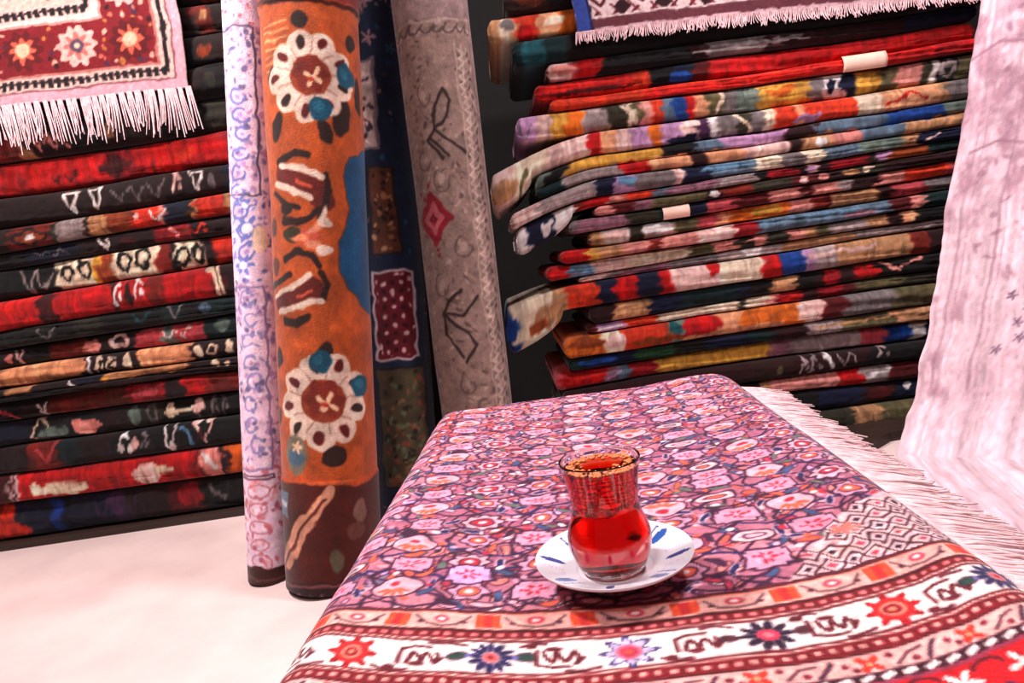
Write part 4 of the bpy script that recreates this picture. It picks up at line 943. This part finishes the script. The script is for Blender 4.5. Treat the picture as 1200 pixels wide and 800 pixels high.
# sway of the back hem so the edge is not ruler straight
rug_root = empty('table_rug', tuple(tw(.23, .3, ZT)), 'red and mauve floral rug with a white flowered border, spread over the low table', 'rug')
cvt.img[:] = dye(cvt.img, .97, 1.12); Wg = Vg - warp(Ug); calm = np.where(Wg > .042, 1.0, .35)
col = cvt.sample(Ug + .0030 * calm * noise2(Ug, Wg, .016, .016, 71, 2), Wg + .0026 * calm * noise2(Ug, Wg, .016, .016, 72, 2))
tr = sheet('rug_field', P, col, M_table_rug, rug_root, .006)
st = []; t = -.10; r = random.Random(4)
iu = len(us) - 1
while t < .70:
    j = int(np.argmin(np.abs(tt - t) + (np.abs(zt_) > .02) * 9)); p = P[j, iu].copy(); p -= np.array((SA[0], SA[1], -.4)) * .004
    l = .074 * r.uniform(.88, 1.1); sl = r.uniform(-.008, .010)
    line = []
    for f in (0, .12, .3, .55, .8, 1):
        out = l * (f - .12 * f * f); dr = -.55 * l * f + .32 * l * f * f + .006 * math.sin(f * PI) + r.uniform(-.001, .001)
        line.append(((SA[0] * out + TA[0] * sl * f, SA[1] * out + TA[1] * sl * f, dr), (TA[0], TA[1], 0.0)))
    st.append((p, line, .0150 * r.uniform(.8, 1.2))); t += .0098 * r.uniform(.8, 1.2)
fr = tassels('fringe', st, rug_root, M_fringe, wmin=.0014, strands=6, seed=21); fr['label'] = 'white cotton fringe'

# ------------------------------------------------------------------ saucer and tea glass
def lathe(name, prof, mat, parent, n=96, colfn=None, closed=False):
    V = []; ph = np.linspace(0, 2 * PI, n, endpoint=False)
    prof = np.array(prof, float)
    V = np.stack([prof[:, :1] * np.cos(ph)[None], prof[:, :1] * np.sin(ph)[None], prof[:, 1:] * np.ones((1, n))], -1)
    q = grid_quads(len(prof), n, True)
    if closed:
        i = np.arange(len(prof) * n).reshape(len(prof), n); i2 = np.roll(i, -1, 1)
        q = np.concatenate([q, np.stack([i[-1], i2[-1], i2[0], i[0]], -1)])
    col = colfn(V) if colfn else None
    me = raw_mesh(name, V.reshape(-1, 3), q, col.reshape(-1, 3) if col is not None else None)
    o = link(name, me, mat, parent, world=False)
    return o

def smooth_prof(pts, n=60):
    pts = np.array(pts, float); t = np.arange(len(pts)); tt_ = np.linspace(0, len(pts) - 1, n); out = []
    for a in tt_:
        i = min(int(a), len(pts) - 2); f = a - i; p0 = pts[max(i - 1, 0)]; p1 = pts[i]; p2 = pts[i + 1]; p3 = pts[min(i + 2, len(pts) - 1)]
        out.append(.5 * ((2 * p1) + (-p0 + p2) * f + (2 * p0 - 5 * p1 + 4 * p2 - p3) * f * f + (-p0 + 3 * p1 - 3 * p2 + p3) * f ** 3))
    return out

sc_ = at_z(720.5, 656.5, ZT + .013); SQ = .92
zs0 = ZT + .0035
m, nt, b_ = nodemat('glazed_porcelain')
at_ = nt.nodes.new('ShaderNodeAttribute'); at_.attribute_name = 'Col'
nz = nt.nodes.new('ShaderNodeTexNoise'); nz.inputs['Scale'].default_value = 40
mrr = nt.nodes.new('ShaderNodeMapRange'); mrr.inputs['To Min'].default_value = .10; mrr.inputs['To Max'].default_value = .22
nt.links.new(nz.outputs['Fac'], mrr.inputs['Value']); nt.links.new(mrr.outputs[0], b_.inputs['Roughness']); nt.links.new(at_.outputs['Color'], b_.inputs['Base Color'])
b_.inputs['Coat Weight'].default_value = .3
M_porc = m
sau = empty('saucer', (sc_[0], sc_[1], zs0), 'white porcelain saucer with blue petal strokes, under the tea glass', 'saucer')
def saucer_col(V):
    c = np.zeros(V.shape); c[:] = (240, 232, 240)
    r_ = np.hypot(V[..., 0], V[..., 1]) / SQ; a = np.arctan2(V[..., 1], V[..., 0]) - math.radians(10)
    topside = np.zeros(V.shape[:2], bool); topside[:tophalf] = True
    seg = (a / (2 * PI) * 8) % 1.0; k = np.floor(a / (2 * PI) * 8) % 2
    x = (seg - .5) * 2 * PI / 8 * r_         # metres across within a sector
    m1 = topside & (k == 0) & (((x / .0042) ** 2 + ((r_ - .046) / .0088) ** 2) < 1); c[m1] = (44, 92, 170)
    m2 = topside & (k == 0) & (np.abs(x - .0085) < .0008) & (np.abs(r_ - .046) < .009); c[m2] = (60, 70, 140)
    m3 = topside & (k == 1) & (((x / .0028) ** 2 + ((r_ - .0465) / .0095) ** 2) < 1); c[m3] = (52, 62, 138)
    m4 = topside & (np.abs(np.abs(x) - .0125) < .0022) & (np.abs(r_ - .045) < .007) & (np.sin(r_ * 2600) > .1) & (np.sin(x * 3000) > -.2); c[m4] = (214, 184, 222)
    return c
top_p = smooth_prof([(.0005, .0052), (.014, .0052), (.026, .0050), (.030, .0062), (.040, .0100), (.050, .0135), (.0570, .0160), (.0585, .0166)], 70)
bot_p = smooth_prof([(.0585, .0160), (.0570, .0140), (.048, .0095), (.036, .0045), (.030, .0012), (.028, .0), (.024, .0), (.023, .002), (.0005, .002)], 40)
top_p = [(a[0] * SQ, a[1]) for a in top_p]; bot_p = [(a[0] * SQ, a[1]) for a in bot_p]
tophalf = len(top_p)
lathe('dish', top_p + bot_p, M_porc, sau, 256, saucer_col)

gl = empty('tea_glass', (sc_[0] - .0015, sc_[1] - .001, zs0 + .0056), 'tulip shaped glass of red tea standing on the saucer', 'tea glass')
mg, nt, b_ = nodemat('clear_glass'); b_.inputs['Transmission Weight'].default_value = 1; b_.inputs['IOR'].default_value = 1.47; b_.inputs['Roughness'].default_value = 0; b_.inputs['Base Color'].default_value = (1, .99, .985, 1)
out_p = smooth_prof([(.0005, .0), (.012, .0), (.0205, .0006), (.0225, .003), (.0250, .010), (.0278, .020), (.0284, .028), (.0268, .037), (.0240, .046), (.0226, .053), (.0228, .060), (.0238, .070), (.0254, .081), (.0268, .0885), (.0275, .0915)], 90)
GZ = .84
out_p = [(a[0], a[1] * (GZ if a[1] > .003 else 1)) for a in out_p]
def wall_in(p, w): return [(max(r_ - w, .0005), z) for r_, z in p]
in_pts = [(r_ - .0016, z) for r_, z in out_p if z > .0055]
in_p = [(.0005, .0044), (.010, .0042), (.017, .0044), (.0212, .0054)] + [p for p in in_pts if p[1] > .0072 and p[1] < .0905 * GZ]
rim = [(.0273, .0922 * GZ), (.0265, .0923 * GZ), (.0260, .0915 * GZ)]
prof = [tuple(p) for p in out_p] + rim + [tuple(p) for p in in_p[::-1]]
lathe('glass_body', prof, mg, gl, 96)
mt, nt, b_ = nodemat('black_tea'); b_.inputs['Transmission Weight'].default_value = 1; b_.inputs['IOR'].default_value = 1.33; b_.inputs['Roughness'].default_value = 0; b_.inputs['Base Color'].default_value = (1, 1, 1, 1)
va = nt.nodes.new('ShaderNodeVolumeAbsorption'); va.inputs['Color'].default_value = (.935, .32, .05, 1); va.inputs['Density'].default_value = 250
nt.links.new(va.outputs[0], nt.nodes['Material Output'].inputs['Volume'])
TEA = .0862 * GZ
tp = [(r_ + .0002, z) for r_, z in in_p if z < TEA]
rt_ = np.interp(TEA, [p[1] for p in in_p[4:]], [p[0] for p in in_p[4:]])
tea_prof = [(.0003, .0043)] + tp[1:] + [(rt_ + .0002, TEA), (rt_ * .9, TEA - .0006), (rt_ * .5, TEA - .0007), (.0003, TEA - .0007)]
tea = lathe('tea', tea_prof, mt, gl, 96); tea['label'] = 'clear red tea'
# bubbles at the tea's edge
mf = plain_mat('tea_foam', (232, 128, 62), .35, .2, 300)
V = []; Q = []; r = random.Random(8)
def bub(cx, cy, cz, rad):
    base = len(V); nu, nv = 8, 5
    for j in range(nv + 1):
        ph = PI * j / nv
        for i in range(nu):
            t = 2 * PI * i / nu; V.append((cx + rad * math.sin(ph) * math.cos(t), cy + rad * math.sin(ph) * math.sin(t), cz + rad * .6 * math.cos(ph)))
    for j in range(nv):
        for i in range(nu): Q.append((base + j * nu + i, base + (j + 1) * nu + i, base + (j + 1) * nu + (i + 1) % nu, base + j * nu + (i + 1) % nu))
for k in range(230):
    a = r.uniform(0, 2 * PI); rad = r.uniform(.0007, .0020); R_ = rt_ - .0012 - abs(r.gauss(0, .0042)); bub(R_ * math.cos(a), R_ * math.sin(a), TEA, rad)
fo = link('foam', raw_mesh('foam', np.array(V), np.array(Q)), mf, gl, world=False); fo['label'] = 'ring of pale orange bubbles'

# ------------------------------------------------------------------ light
def area(name, loc, target, sx, sy, power, col):
    l = bpy.data.lights.new(name, 'AREA'); l.shape = 'RECTANGLE'; l.size = sx; l.size_y = sy; l.energy = power; l.color = col
    o = bpy.data.objects.new(name, l); C.objects.link(o); o.location = loc
    o.rotation_euler = (Vector(target) - Vector(loc)).to_track_quat('-Z', 'Y').to_euler(); return o
area('unseen_overhead_light', (-1.15, 1.2, 2.45), (-.7, 1.4, 0), .30, .30, 62, (1, .90, .90))
area('unseen_overhead_light', (.95, 1.1, 2.5), (1.0, 1.5, 0), .30, .30, 36, (1, .90, .93))
area('unseen_overhead_light', (-.5, -.7, 2.55), (.1, 1.3, .3), .5, .5, 20, (1, .92, .94))  # unseen front fill, added from behind the camera
w = bpy.data.worlds.new('world'); S.world = w; w.use_nodes = True
w.node_tree.nodes['Background'].inputs[0].default_value = (1.0, .93, .93, 1); w.node_tree.nodes['Background'].inputs[1].default_value = .03

S.view_settings.view_transform = 'Standard'
try: S.view_settings.look = 'None'
except Exception: pass
S.view_settings.exposure = 0.35; S.view_settings.gamma = 1.0
S.view_settings.use_curve_mapping = False
S.cycles.use_denoising = True
S.cycles.max_bounces = 12; S.cycles.transmission_bounces = 12
